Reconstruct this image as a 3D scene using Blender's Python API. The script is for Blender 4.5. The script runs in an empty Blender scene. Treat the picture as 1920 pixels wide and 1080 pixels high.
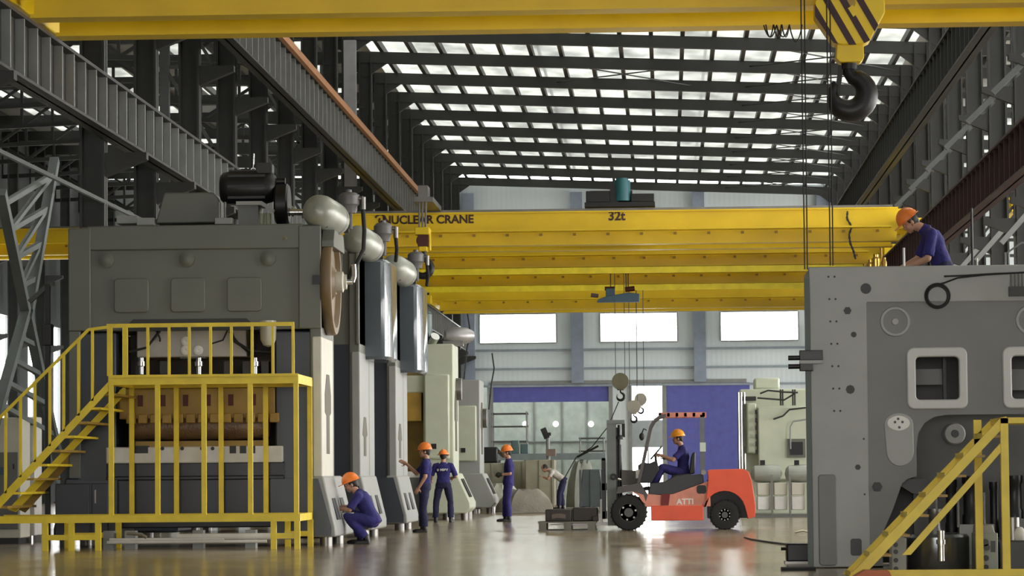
import bpy, bmesh, math, random
from mathutils import Vector, Matrix, Euler
random.seed(7)
scene = bpy.context.scene
COL = scene.collection
# ---------------------------------------------------------------- camera (telephoto, low, slightly rolled)
F = 6000.0                       # focal length in pixels of a 1920 px wide frame
VPX, VPY, ROLL, CH = 1250.0, 889.0, 0.0115, 1.08
_yd = Vector(((VPX-960)/F, -(VPY-540)/F, -1.0)).normalized()      # aisle direction in camera axes
_up = Vector((-math.sin(ROLL), math.cos(ROLL), 0)); _up = (_up - _yd*_up.dot(_yd)).normalized()
_xd = _yd.cross(_up)
RCW = Matrix((_xd, _yd, _up))                                     # camera axes -> hall axes
cam_d = bpy.data.cameras.new('camera'); cam = bpy.data.objects.new('camera', cam_d); COL.objects.link(cam)
cam_d.sensor_width = 36; cam_d.lens = F/1920*36; cam_d.clip_end = 600; cam_d.clip_start = 0.5
cam.matrix_world = Matrix.Translation((0, 0, CH)) @ RCW.to_4x4()
scene.camera = cam
# ---------------------------------------------------------------- sky, daylight, exposure
world = bpy.data.worlds.new('sky'); scene.world = world; world.use_nodes = True
_bg = world.node_tree.nodes['Background']
_bg.inputs['Color'].default_value = (1.0, 0.98, 0.94, 1); _bg.inputs['Strength'].default_value = 9.0
scene.view_settings.view_transform = 'Standard'; scene.view_settings.look = 'None'
scene.view_settings.gamma = 1; scene.view_settings.use_curve_mapping = False
scene.view_settings.exposure = 0.2
scene.cycles.max_bounces = 7; scene.cycles.diffuse_bounces = 4; scene.cycles.glossy_bounces = 4
scene.cycles.transparent_max_bounces = 16; scene.cycles.sample_clamp_indirect = 6
def portal(c, sx, sy, direction):
    """a sampling portal in an opening of the shell (gives off nothing itself)"""
    d = bpy.data.lights.new('daylight_opening', 'AREA'); d.shape = 'RECTANGLE'; d.size = sx; d.size_y = sy
    d.cycles.is_portal = True
    o = bpy.data.objects.new('daylight_opening', d); COL.objects.link(o); o.location = c
    o.rotation_euler = Vector(direction).to_track_quat('-Z', 'Y').to_euler()
    return o
# ---------------------------------------------------------------- measuring helpers
def W(px, py, D):
    """point of the hall seen at pixel px,py that stands D metres down the aisle"""
    d = RCW @ Vector(((px-960)/F, -(py-540)/F, -1.0)); d *= D/d.y
    return Vector((d.x, D, d.z + CH))
def X(px, py, D): return W(px, py, D).x
def Z(px, py, D): return W(px, py, D).z
# ---------------------------------------------------------------- materials
MATS = {}
def mat(name, col, rough=0.5, metal=0.0, var=0.12, scale=3.0, bump=0.0, spec=0.5, coat=0.0, stain=None):
    if name in MATS: return MATS[name]
    m = bpy.data.materials.new(name); m.use_nodes = True; nt = m.node_tree; b = nt.nodes['Principled BSDF']
    b.inputs['Roughness'].default_value = rough; b.inputs['Metallic'].default_value = metal
    b.inputs['Specular IOR Level'].default_value = spec; b.inputs['Coat Weight'].default_value = coat
    tc = nt.nodes.new('ShaderNodeTexCoord'); no = nt.nodes.new('ShaderNodeTexNoise')
    no.inputs['Scale'].default_value = scale; no.inputs['Detail'].default_value = 5
    nt.links.new(tc.outputs['Object'], no.inputs['Vector'])
    r = nt.nodes.new('ShaderNodeValToRGB'); e = r.color_ramp.elements
    c0 = stain if stain else [c*(1-var) for c in col]
    e[0].position = 0.3; e[1].position = 0.68
    e[0].color = (*c0[:3], 1); e[1].color = (*[min(1, c*(1+var*0.6)) for c in col], 1)
    nt.links.new(no.outputs['Fac'], r.inputs['Fac']); nt.links.new(r.outputs['Color'], b.inputs['Base Color'])
    if bump:
        bp = nt.nodes.new('ShaderNodeBump'); bp.inputs['Strength'].default_value = bump; bp.inputs['Distance'].default_value = 0.02
        n2 = nt.nodes.new('ShaderNodeTexNoise'); n2.inputs['Scale'].default_value = scale*6
        nt.links.new(tc.outputs['Object'], n2.inputs['Vector'])
        nt.links.new(n2.outputs['Fac'], bp.inputs['Height']); nt.links.new(bp.outputs['Normal'], b.inputs['Normal'])
    MATS[name] = m
    return m
def srgb(r, g, b): return tuple((c/255/12.92 if c/255 <= .04045 else ((c/255+.055)/1.055)**2.4) for c in (r, g, b))
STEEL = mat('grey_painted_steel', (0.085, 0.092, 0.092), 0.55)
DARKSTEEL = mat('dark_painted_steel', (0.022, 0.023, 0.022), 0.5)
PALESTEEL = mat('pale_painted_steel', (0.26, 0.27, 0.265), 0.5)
RUST = mat('red_oxide_steel', (0.2, 0.1, 0.06), 0.6, stain=(0.18, 0.07, 0.05))
REDDARK = mat('dark_red_steel', (0.035, 0.01, 0.012), 0.6)
YELLOW = mat('crane_yellow_paint', (0.82, 0.57, 0.008), 0.38, var=0.1, scale=0.8)
RAILYEL = mat('railing_yellow_paint', (0.80, 0.60, 0.02), 0.4, var=0.12, scale=4)
MACH = mat('machine_grey_paint', (0.125, 0.13, 0.108), 0.42, var=0.06, scale=1.2)
MACHPALE = mat('machine_pale_green_paint', (0.50, 0.53, 0.41), 0.4, var=0.06)
MACHCREAM = mat('machine_cream_paint', (0.60, 0.58, 0.49), 0.4, var=0.06)
MACHBLUE = mat('machine_slate_blue_paint', (0.026, 0.033, 0.046), 0.38, var=0.08)
HOOD = mat('hood_grey_blue_paint', (0.085, 0.102, 0.12), 0.2, var=0.06, coat=0.3)
MACHLT = mat('machine_light_grey_paint', (0.30, 0.305, 0.29), 0.42, var=0.05)
MACHMID = mat('machine_mid_grey_paint', (0.15, 0.152, 0.146), 0.45, var=0.05)
BLACK = mat('black_enamel', (0.006, 0.006, 0.007), 0.45)
RUBBER = mat('black_rubber', (0.014, 0.014, 0.014), 0.75, bump=0.3, scale=20)
CHROME = mat('bright_steel', (0.62, 0.62, 0.6), 0.25, 1.0)
IRON = mat('bare_iron', (0.22, 0.21, 0.2), 0.4, 0.9)
WHITEP = mat('white_paint', (0.72, 0.71, 0.68), 0.45)
SILVER = mat('silver_tank_paint', (0.33, 0.345, 0.30), 0.32, 0.1)
BROWN = mat('brown_wrapping', (0.20, 0.12, 0.06), 0.35, bump=0.6, scale=5, stain=(0.12, 0.07, 0.04))
OCHRE = mat('ochre_paint', (0.36, 0.22, 0.03), 0.45, var=0.2)
TEAL = mat('teal_motor_paint', (0.03, 0.15, 0.18), 0.4)
BLUESTEEL = mat('dusty_blue_paint', (0.07, 0.14, 0.22), 0.45)
CRATE = mat('grey_green_boarding', (0.34, 0.34, 0.26), 0.7, var=0.15)
WOOD = mat('raw_timber', (0.20, 0.15, 0.10), 0.8, var=0.3, bump=0.3)
ORANGE = mat('orange_helmet_plastic', (0.85, 0.22, 0.03), 0.3, var=0.04)
NAVY = mat('navy_work_cloth', (0.022, 0.018, 0.135), 0.85, var=0.25, scale=6, bump=0.35)
NAVYDK = mat('dark_navy_work_cloth', (0.014, 0.014, 0.055), 0.85, var=0.25, scale=6, bump=0.35)
SKIN = mat('skin', (0.46, 0.25, 0.165), 0.5, var=0.06)
HAIR = mat('black_hair', (0.012, 0.010, 0.009), 0.6)
REDPAINT = mat('forklift_red_paint', (0.78, 0.10, 0.045), 0.4, var=0.08)
REDWORN = mat('forklift_faded_red_paint', (0.66, 0.25, 0.18), 0.4, var=0.2)
LETTER = mat('dark_lettering', (0.06, 0.03, 0.02), 0.6)
LETTERW = mat('white_lettering', (0.75, 0.72, 0.68), 0.6)
REDLETTER = mat('red_mark', (0.45, 0.06, 0.03), 0.6)
# ---------------------------------------------------------------- mesh builder
class B:
    def __init__(s): s.v = []; s.f = []; s.mi = []; s.cur = 0; s.ends = []
    def add(s, vs, fs):
        n = len(s.v); s.v += [Vector(p) for p in vs]; s.f += [tuple(i+n for i in f) for f in fs]; s.mi += [s.cur]*len(fs); s.ends.append((len(s.v), len(s.f))); return s
    def box(s, x0, x1, y0, y1, z0, z1):
        x0, x1 = sorted((x0, x1)); y0, y1 = sorted((y0, y1)); z0, z1 = sorted((z0, z1))
        return s.add([(x0,y0,z0),(x1,y0,z0),(x1,y1,z0),(x0,y1,z0),(x0,y0,z1),(x1,y0,z1),(x1,y1,z1),(x0,y1,z1)],
                     [(0,3,2,1),(4,5,6,7),(0,1,5,4),(1,2,6,5),(2,3,7,6),(3,0,4,7)])
    def obox(s, c, size, rot=None):
        r = rot or Matrix.Identity(3); c = Vector(c); a, b, d = size[0]/2, size[1]/2, size[2]/2
        pts = [c + r @ Vector(p) for p in ((-a,-b,-d),(a,-b,-d),(a,b,-d),(-a,b,-d),(-a,-b,d),(a,-b,d),(a,b,d),(-a,b,d))]
        return s.add(pts, [(0,3,2,1),(4,5,6,7),(0,1,5,4),(1,2,6,5),(2,3,7,6),(3,0,4,7)])
    def bar(s, p0, p1, w, h, up=(0,0,1)):
        p0, p1 = Vector(p0), Vector(p1); d = p1-p0
        if d.length < 1e-6: return s
        z = d.normalized(); u = Vector(up)
        if abs(z.dot(u)) > .98: u = Vector((0,1,0))
        x = u.cross(z).normalized(); y = z.cross(x)
        return s.obox((p0+p1)/2, (w, h, d.length), Matrix((x, y, z)).transposed())
    def cyl(s, p0, p1, r0, r1=None, n=16, cap=True):
        return s.tube([p0, p1], [r0, r0 if r1 is None else r1], n, cap)
    def tube(s, pts, r, n=8, cap=True):
        pts = [Vector(p) for p in pts]; k = len(pts); rs = r if isinstance(r, (list, tuple)) else [r]*k
        x = None; rings = []
        for i, p in enumerate(pts):
            t = (pts[min(i+1, k-1)] - pts[max(i-1, 0)]).normalized()
            if x is None:
                a = Vector((0,0,1)) if abs(t.z) < .9 else Vector((0,1,0)); x = a.cross(t).normalized()
            else: x = (x - t*x.dot(t)).normalized()
            y = t.cross(x)
            rings.append([p + (x*math.cos(2*math.pi*j/n) + y*math.sin(2*math.pi*j/n))*rs[i] for j in range(n)])
        vs = [q for g in rings for q in g]; fs = []
        for i in range(k-1):
            for j in range(n): fs.append((i*n+j, i*n+(j+1)%n, (i+1)*n+(j+1)%n, (i+1)*n+j))
        if cap: fs += [tuple(range(n-1, -1, -1)), tuple(range((k-1)*n, k*n))]
        return s.add(vs, fs)
    def sph(s, c, r, n=14, m=8, rot=None, lo=0.0, hi=1.0):
        """ellipsoid, or a band of it from pole fraction lo to hi (0 = bottom)"""
        c = Vector(c); r = (r,r,r) if not isinstance(r, (tuple, list)) else r; R = rot or Matrix.Identity(3); vs = []; fs = []
        for i in range(m+1):
            a = math.pi*(lo+(hi-lo)*i/m) - math.pi/2
            for j in range(n):
                b = 2*math.pi*j/n
                vs.append(c + R @ Vector((r[0]*math.cos(a)*math.cos(b), r[1]*math.cos(a)*math.sin(b), r[2]*math.sin(a))))
        for i in range(m):
            for j in range(n): fs.append((i*n+j, i*n+(j+1)%n, (i+1)*n+(j+1)%n, (i+1)*n+j))
        fs += [tuple(range(n-1, -1, -1)), tuple(range(m*n, (m+1)*n))]
        return s.add(vs, fs)
    def lathe(s, prof, o, ax, n=20):
        """prof: (radius, distance along ax)"""
        o = Vector(o); t = Vector(ax).normalized(); a = Vector((0,0,1)) if abs(t.z) < .9 else Vector((0,1,0))
        x = a.cross(t).normalized(); y = t.cross(x); vs = []; fs = []; k = len(prof)
        for r, d in prof:
            for j in range(n): vs.append(o + t*d + (x*math.cos(2*math.pi*j/n)+y*math.sin(2*math.pi*j/n))*r)
        for i in range(k-1):
            for j in range(n): fs.append((i*n+j, i*n+(j+1)%n, (i+1)*n+(j+1)%n, (i+1)*n+j))
        fs += [tuple(range(n-1, -1, -1)), tuple(range((k-1)*n, k*n))]
        return s.add(vs, fs)
    def prism(s, poly, a0, a1, plane='xz'):
        """polygon drawn in a plane, pushed along the third axis from a0 to a1"""
        f = {'xz': lambda u, w, a: (u, a, w), 'yz': lambda u, w, a: (a, u, w), 'xy': lambda u, w, a: (u, w, a)}[plane]
        n = len(poly); vs = [f(u, w, a0) for u, w in poly] + [f(u, w, a1) for u, w in poly]
        return s.add(vs, [tuple(range(n)), tuple(range(2*n-1, n-1, -1))] + [(i, n+i, n+(i+1)%n, (i+1)%n) for i in range(n)])
    def ring(s, c, ax, R, r, n=24, m=8, a0=0, a1=2*math.pi):
        c = Vector(c); t = Vector(ax).normalized(); a = Vector((0,0,1)) if abs(t.z) < .9 else Vector((0,1,0))
        x = a.cross(t).normalized(); y = t.cross(x); full = abs(a1-a0-2*math.pi) < 1e-4
        pts = [c + (x*math.cos(a0+(a1-a0)*i/n) + y*math.sin(a0+(a1-a0)*i/n))*R for i in range(n+1)]
        return s.tube(pts, r, m, not full)
    def mesh(s, name, mats, off=Vector((0,0,0)), smooth=True, fix=True):
        me = bpy.data.meshes.new(name); me.from_pydata([tuple(v-off) for v in s.v], [], s.f)
        for m in (mats if isinstance(mats, (list, tuple)) else [mats]): me.materials.append(m)
        if max(s.mi, default=0): me.polygons.foreach_set('material_index', s.mi)
        if fix:
            bm = bmesh.new(); bm.from_mesh(me); bmesh.ops.recalc_face_normals(bm, faces=bm.faces); bm.to_mesh(me); bm.free()
        if smooth:
            me.polygons.foreach_set('use_smooth', [True]*len(me.polygons)); me.set_sharp_from_angle(angle=math.radians(38))
        me.update(); return me
    def pieces(s, eps=.004):
        """groups of primitives that touch each other"""
        items = []; v0 = f0 = 0
        for v1, f1 in s.ends:
            vs = s.v[v0:v1]; lo = [min(v[i] for v in vs)-eps for i in range(3)]; hi = [max(v[i] for v in vs)+eps for i in range(3)]
            items.append([lo, hi, [(v0, v1, f0, f1)]]); v0, f0 = v1, f1
        merged = True
        while merged:
            merged = False; out = []
            for it in items:
                for o in out:
                    if any(all(it_[0][i] <= o_[1][i] and o_[0][i] <= it_[1][i] for i in range(3)) for it_ in (it,) for o_ in (o,)):
                        o[0] = [min(a, c) for a, c in zip(o[0], it[0])]; o[1] = [max(a, c) for a, c in zip(o[1], it[1])]; o[2] += it[2]; merged = True; break
                else: out.append(it)
            items = out
        return [it[2] for it in items]
    def obj(s, name, mats, parent=None, bevel=0.0, **tags):
        if parent is not None and 'kind' not in tags and len(s.ends) > 1:
            ps = s.pieces()
            if 1 < len(ps) <= 40:
                first = None
                for grp in ps:
                    q = B()
                    for v0, v1, f0, f1 in grp: q.add(s.v[v0:v1], [tuple(i-v0 for i in f) for f in s.f[f0:f1]])
                    o = q._obj(name, mats, parent, bevel, **tags); first = first or o
                return first
        return s._obj(name, mats, parent, bevel, **tags)
    def _obj(s, name, mats, parent=None, bevel=0.0, **tags):
        if parent is not None:
            off = root_of(parent).location.copy(); o = bpy.data.objects.new(name, s.mesh(name, mats, off)); COL.objects.link(o); o.parent = parent
        else:
            xs = [v.x for v in s.v]; ys = [v.y for v in s.v]; zs = [v.z for v in s.v]
            off = Vector(((min(xs)+max(xs))/2, (min(ys)+max(ys))/2, min(zs)))
            o = bpy.data.objects.new(name, s.mesh(name, mats, off)); COL.objects.link(o); o.location = off
        if bevel:
            b = o.modifiers.new('edge', 'BEVEL'); b.width = bevel; b.segments = 2; b.limit_method = 'ANGLE'; b.angle_limit = math.radians(40)
        for k, v in tags.items(): o[k] = v
        return o
def root_of(o):
    while o.parent: o = o.parent
    return o
def thing(name, loc, label, cat, group=None, kind=None):
    o = bpy.data.objects.new(name, None); COL.objects.link(o); o.location = loc; o.empty_display_size = 0.2
    o['label'] = label; o['category'] = cat
    if group: o['group'] = group
    if kind: o['kind'] = kind
    return o
def tag(o, label, cat, group=None):
    o['label'] = label; o['category'] = cat
    if group: o['group'] = group
    return o
def dup(o, parent=None):
    c = o.copy(); COL.objects.link(c); c.parent = parent
    for ch in list(o.children): dup(ch, c)
    return c
def struct(b, name, m, label=None, bevel=0):
    o = b.obj(name, m, None, bevel, kind='structure')
    if label: o['label'] = label; o['category'] = name.split('_')[0] if not name.startswith('steel') else name.split('_')[-1]
    return o
def flat_text(txt, size, name, m, parent, centre, right, upv, depth=0.004, off=Vector((0,0,0)), bold=0.0):
    """letters as thin raised paint on a face"""
    cu = bpy.data.curves.new(name, 'FONT'); cu.body = txt; cu.size = size; cu.align_x = 'CENTER'; cu.align_y = 'CENTER'
    cu.extrude = depth; cu.offset = bold
    t = bpy.data.objects.new(name, cu); COL.objects.link(t)
    bpy.context.view_layer.update(); dg = bpy.context.evaluated_depsgraph_get()
    me = bpy.data.meshes.new_from_object(t.evaluated_get(dg)); bpy.data.objects.remove(t); bpy.data.curves.remove(cu)
    r, u = Vector(right).normalized(), Vector(upv).normalized(); n = r.cross(u)
    me.transform(Matrix.Translation(Vector(centre)-off) @ Matrix((r, u, n)).transposed().to_4x4())
    me.materials.clear(); me.materials.append(m)
    o = bpy.data.objects.new(name, me); COL.objects.link(o); o.parent = parent
    return o
def plate(outer, holes, y, t, name, m, parent, bev=0.0):
    """an upright plate in the x-z plane, front face at y, with holes cut through (a filled flat curve made solid)"""
    cu = bpy.data.curves.new(name, 'CURVE'); cu.dimensions = '2D'; cu.fill_mode = 'BOTH'; cu.extrude = t/2 - bev; cu.bevel_depth = bev; cu.bevel_resolution = 1
    for poly in [outer]+holes:
        sp = cu.splines.new('POLY'); sp.points.add(len(poly)-1); sp.use_cyclic_u = True
        for p, (u, w) in zip(sp.points, poly): p.co = (u, w, 0, 1)
    tmp = bpy.data.objects.new(name, cu); COL.objects.link(tmp); bpy.context.view_layer.update()
    me = bpy.data.meshes.new_from_object(tmp.evaluated_get(bpy.context.evaluated_depsgraph_get()))
    bpy.data.objects.remove(tmp); bpy.data.curves.remove(cu)
    off = root_of(parent).location if parent else Vector((0,0,0))
    me.transform(Matrix.Translation(Vector((0, y+t/2, 0))-off) @ Matrix.Rotation(math.pi/2, 4, 'X'))
    me.materials.clear(); me.materials.append(m)
    o = bpy.data.objects.new(name, me); COL.objects.link(o); o.parent = parent
    return o
def rrect(x0, x1, z0, z1, r, n=5):
    out = []
    for cx, cz, a in ((x1-r, z1-r, 0), (x0+r, z1-r, 90), (x0+r, z0+r, 180), (x1-r, z0+r, 270)):
        for i in range(n+1):
            t = math.radians(a+90*i/n); out.append((cx+r*math.cos(t), cz+r*math.sin(t)))
    return out
def circ(cx, cz, r, n=20): return [(cx+r*math.cos(2*math.pi*i/n), cz+r*math.sin(2*math.pi*i/n)) for i in range(n)]
def _objs(s, name, m, parent, bevel=0.0):
    """each primitive of the builder becomes a part of its own"""
    out = []
    vs, fs, n = s.v, s.f, 0
    groups = getattr(s, 'cuts', [])
    bounds = groups + [(len(vs), len(fs))]
    v0 = f0 = 0
    for v1, f1 in bounds:
        if v1 > v0:
            q = B(); q.add(vs[v0:v1], [tuple(i-v0 for i in f) for f in fs[f0:f1]]); out.append(q.obj(name, m, parent, bevel))
        v0, f0 = v1, f1
    return out
def _cut(s):
    if not hasattr(s, 'cuts'): s.cuts = []
    s.cuts.append((len(s.v), len(s.f))); return s
B.objs = _objs; B.cut = _cut
# ================================================================= the hall
XL, XR = -10.5, 8.6                       # column rows of the middle bay
XOL, XOR = -28.5, 27.0                    # outer walls of the side bays
YB, YF = 161.0, -14.0                     # end wall, near end
COLS = [112.4+6*k for k in range(-13, 9)]
def roofz(x): return 16.0 - 0.04*(x+1) if x > -19 else 16.72 + 0.04*(x+19)
# floor: polished, dusty epoxy
def floor_material():
    m = bpy.data.materials.new('polished_floor'); m.use_nodes = True; nt = m.node_tree; b = nt.nodes['Principled BSDF']
    tc = nt.nodes.new('ShaderNodeTexCoord'); mp = nt.nodes.new('ShaderNodeMapping'); mp.inputs['Scale'].default_value = (0.35, 0.12, 1)
    nt.links.new(tc.outputs['Object'], mp.inputs['Vector'])
    n1 = nt.nodes.new('ShaderNodeTexNoise'); n1.inputs['Scale'].default_value = 1.6; n1.inputs['Detail'].default_value = 8
    nt.links.new(mp.outputs['Vector'], n1.inputs['Vector'])
    r = nt.nodes.new('ShaderNodeValToRGB'); r.color_ramp.elements[0].position = .3; r.color_ramp.elements[1].position = .7
    r.color_ramp.elements[0].color = (.20, .152, .10, 1); r.color_ramp.elements[1].color = (.42, .335, .225, 1)
    nt.links.new(n1.outputs['Fac'], r.inputs['Fac']); nt.links.new(r.outputs['Color'], b.inputs['Base Color'])
    r2 = nt.nodes.new('ShaderNodeMapRange'); r2.inputs['To Min'].default_value = .09; r2.inputs['To Max'].default_value = .22
    n2 = nt.nodes.new('ShaderNodeTexNoise'); n2.inputs['Scale'].default_value = 5; n2.inputs['Detail'].default_value = 6
    nt.links.new(mp.outputs['Vector'], n2.inputs['Vector']); nt.links.new(n2.outputs['Fac'], r2.inputs['Value'])
    nt.links.new(r2.outputs['Result'], b.inputs['Roughness'])
    bp = nt.nodes.new('ShaderNodeBump'); bp.inputs['Strength'].default_value = .05; bp.inputs['Distance'].default_value = .05
    nt.links.new(n1.outputs['Fac'], bp.inputs['Height']); nt.links.new(bp.outputs['Normal'], b.inputs['Normal'])
    return m
struct(B().box(XOL-1, XOR+1, YF, YB+40, -0.3, 0), 'floor', floor_material())
# cladding with ribs
def cladding(name, c0, c1, period, axis):
    m = bpy.data.materials.new(name); m.use_nodes = True; nt = m.node_tree; b = nt.nodes['Principled BSDF']; b.inputs['Roughness'].default_value = .55
    tc = nt.nodes.new('ShaderNodeTexCoord'); wv = nt.nodes.new('ShaderNodeTexWave'); wv.bands_direction = axis; wv.inputs['Scale'].default_value = 6.283/period/20
    wv.inputs['Distortion'].default_value = 0
    nt.links.new(tc.outputs['Object'], wv.inputs['Vector'])
    no = nt.nodes.new('ShaderNodeTexNoise'); no.inputs['Scale'].default_value = .6; nt.links.new(tc.outputs['Object'], no.inputs['Vector'])
    r = nt.nodes.new('ShaderNodeValToRGB'); r.color_ramp.elements[0].color = (*c0, 1); r.color_ramp.elements[1].color = (*c1, 1)
    nt.links.new(no.outputs['Fac'], r.inputs['Fac']); nt.links.new(r.outputs['Color'], b.inputs['Base Color'])
    bp = nt.nodes.new('ShaderNodeBump'); bp.inputs['Strength'].default_value = .25; bp.inputs['Distance'].default_value = .015
    nt.links.new(wv.outputs['Fac'], bp.inputs['Height']); nt.links.new(bp.outputs['Normal'], b.inputs['Normal'])
    return m
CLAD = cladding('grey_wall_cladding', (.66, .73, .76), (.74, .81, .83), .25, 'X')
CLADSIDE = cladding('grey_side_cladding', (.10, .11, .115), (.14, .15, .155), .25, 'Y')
def panel_material(name, t, col, milk=.1):
    """translucent sheet: lets the sky through, milky"""
    m = bpy.data.materials.new(name); m.use_nodes = True; nt = m.node_tree; nt.nodes.clear()
    out = nt.nodes.new('ShaderNodeOutputMaterial'); mix = nt.nodes.new('ShaderNodeMixShader'); tr = nt.nodes.new('ShaderNodeBsdfTransparent')
    df = nt.nodes.new('ShaderNodeBsdfTranslucent'); tr.inputs['Color'].default_value = (*col, 1); df.inputs['Color'].default_value = (milk, milk*1.03, milk, 1)
    tc = nt.nodes.new('ShaderNodeTexCoord'); mp = nt.nodes.new('ShaderNodeMapping'); mp.inputs['Scale'].default_value = (1.0, .45, 1)
    no = nt.nodes.new('ShaderNodeTexNoise'); no.inputs['Scale'].default_value = .8; no.inputs['Detail'].default_value = 4
    nt.links.new(tc.outputs['Object'], mp.inputs['Vector']); nt.links.new(mp.outputs['Vector'], no.inputs['Vector'])
    mr = nt.nodes.new('ShaderNodeMapRange'); mr.inputs['From Min'].default_value = .35; mr.inputs['From Max'].default_value = .65
    mr.inputs['To Min'].default_value = 1-t-.16; mr.inputs['To Max'].default_value = 1-t+.16
    nt.links.new(no.outputs['Fac'], mr.inputs['Value']); nt.links.new(mr.outputs['Result'], mix.inputs['Fac'])
    nt.links.new(tr.outputs[0], mix.inputs[1]); nt.links.new(df.outputs[0], mix.inputs[2]); nt.links.new(mix.outputs[0], out.inputs['Surface'])
    return m
FARSKY = panel_material('milky_roof_sheet', .22, (.60, .61, .59), .2)
SKYLIGHT = panel_material('clear_rooflight_sheet', .4, (.62, .62, .6), .4)
GLASS = panel_material('frosted_window_pane', .75, (.97, 1, 1), .8)
SHEET = mat('roof_sheet', (.33, .34, .33), .6)
# roof: opaque sheet with rooflight bands over the near hall, translucent over the far half of the middle bay
def roof_strip(x0, x1, y0, y1, name, m, th=.03):
    b = B()
    for ya, yb in ((y0, y1),):
        b.add([(x0,ya,roofz(x0)),(x1,ya,roofz(x1)),(x1,yb,roofz(x1)),(x0,yb,roofz(x0)),(x0,ya,roofz(x0)+th),(x1,ya,roofz(x1)+th),(x1,yb,roofz(x1)+th),(x0,yb,roofz(x0)+th)],
              [(0,3,2,1),(4,5,6,7),(0,1,5,4),(1,2,6,5),(2,3,7,6),(3,0,4,7)])
    return struct(b, name, m)
YS = 103.0
roof_strip(XL, XR, YS, YB, 'ceiling', FARSKY)
portal((-1, (YS+YB)/2, 15.2), XR-XL, YB-YS, (0, 0, -1))
YM = 45.0
roof_strip(XL, XR, YF, YM, 'ceiling', SHEET)
for (xa, xb, sky) in ((XL, 0.0, 0), (0.0, 1.0, 1), (1.0, 2.0, 0), (2.0, 4.5, 1), (4.5, 5.5, 0), (5.5, 8.0, 1), (8.0, XR, 0)):  # unseen rooflight bands, placed and sized to light the aisle below
    roof_strip(xa, xb, YM, YS, 'ceiling', SKYLIGHT if sky else SHEET)
    if sky: portal(((xa+xb)/2, (YM+YS)/2, 15.2), xb-xa, YS-YM, (0, 0, -1))
for (xa, xb, sky) in ((XOL, -25.5, 0), (-25.5, -24.3, 1), (-24.3, -19, 0), (-19, -17.8, 1), (-17.8, -13.6, 0), (-13.6, -12.6, 1), (-12.6, XL, 0),
                      (XR, 12.2, 0), (12.2, 13.2, 1), (13.2, 18.0, 0), (18.0, 19.0, 1), (19.0, XOR, 0)):
    roof_strip(xa, xb, YF, YS, 'ceiling', SKYLIGHT if sky else SHEET)
for i in range(9):
    roof_strip(XOL+2*i, XOL+2*i+2, YS, YB, 'ceiling', FARSKY if i % 2 else SHEET)
    roof_strip(XR+(XOR-XR)*i/9, XR+(XOR-XR)*(i+1)/9, YS, YB, 'ceiling', FARSKY if i in (2, 5) else SHEET)
# end wall with three windows, door openings
def zb(py): return Z(1200, py, YB)
wz0, wz1 = zb(640), zb(587)
wins = [(X(900, 615, YB), X(1042, 615, YB)), (X(1126, 612, YB), X(1269, 612, YB)), (X(1352, 610, YB), X(1496, 610, YB))]
dr_l = (X(921, 740, YB), X(1145, 740, YB)); dr_c = (X(1181, 740, YB), X(1245, 740, YB)); dr_r = (X(1251, 740, YB), X(1400, 740, YB))
dz1 = zb(719); dzc = zb(722)
def rect(a, b, c, d): return [(a, c), (b, c), (b, d), (a, d)]
wall = plate([(XOL, 0), (dr_l[0], 0), (dr_l[0], dz1), (dr_l[1], dz1), (dr_l[1], 0), (dr_c[0], 0), (dr_c[0], dzc), (dr_c[1], dzc), (dr_c[1], 0), (XOR, 0), (XOR, 15.2), (XOL, 16.3)],
             [rect(a, b, wz0, wz1) for a, b in wins] + [rect(X(902, 740, YB)-.3, X(913, 740, YB), zb(790), zb(722))], YB, .25, 'wall_back', CLAD, None)
wall['kind'] = 'structure'
for i, (a, b) in enumerate(wins):
    fr = B(); t = .06
    for (p, q, r_, s_) in ((a, b, wz0-t, wz0), (a, b, wz1, wz1+t), (a-t, a, wz0, wz1), (b, b+t, wz0, wz1)): fr.box(p, q, YB-.06, YB+.02, r_, s_)
    o = struct(fr, 'window_%d' % (i+1), PALESTEEL)
    B().box(a, b, YB+.1, YB+.12, wz0, wz1).obj('pane', GLASS, o)
    portal(((a+b)/2, YB+.3, (wz0+wz1)/2), b-a, wz1-wz0, (0, -1, 0))
portal(((dr_c[0]+dr_c[1])/2, YB+.3, dzc/2), dr_c[1]-dr_c[0], dzc, (0, -1, 0))
# girts and wind posts on the end wall
for py in (655, 690, 722, 560, 410):
    struct(B().box(-10.2, 8.4, YB-.16, YB-.02, zb(py)-.05, zb(py)+.06), 'steel_girt', mat('blue_grey_girt', (.30, .35, .39), .5))
for px in (1083, 1312, 880, 1545):
    xx = X(px, 640, YB); struct(B().box(xx-.3, xx+.3, YB-.45, YB-.2, dz1+.05 if px in (1083, 1312) else 0, 15.3), 'steel_wind_post', mat('blue_grey_steel', (.26, .31, .39), .5))
# side walls; the far-off outer walls have tall lights (left) and unseen openings added for side light (right)
lw = B(); 
def wall_with_gaps(x, t, y0, y1, z1, gaps, name, m):
    b = B(); ys = y0
    for (a, c, za, zc) in sorted(gaps):
        b.box(x, x+t, ys, a, 0, z1)
        if za > 0: b.box(x, x+t, a, c, 0, za)
        b.box(x, x+t, a, c, zc, z1); ys = c
    b.box(x, x+t, ys, y1, 0, z1); return struct(b, name, m)
lg = [(a, a+2.2, 3.2, 8.2) for a in (118, 124, 130, 136, 142, 148, 154)]
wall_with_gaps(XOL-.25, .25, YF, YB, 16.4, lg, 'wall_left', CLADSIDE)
for (a, c, za, zc) in lg: portal((XOL-.3, (a+c)/2, (za+zc)/2), c-a, zc-za, (1, 0, 0))
rg = [(a, a+15, 0.0, 12.5) for a in (30, 48, 66, 84)] + [(a, a+14, 0.0, 9.0) for a in (104, 122, 141)]
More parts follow.
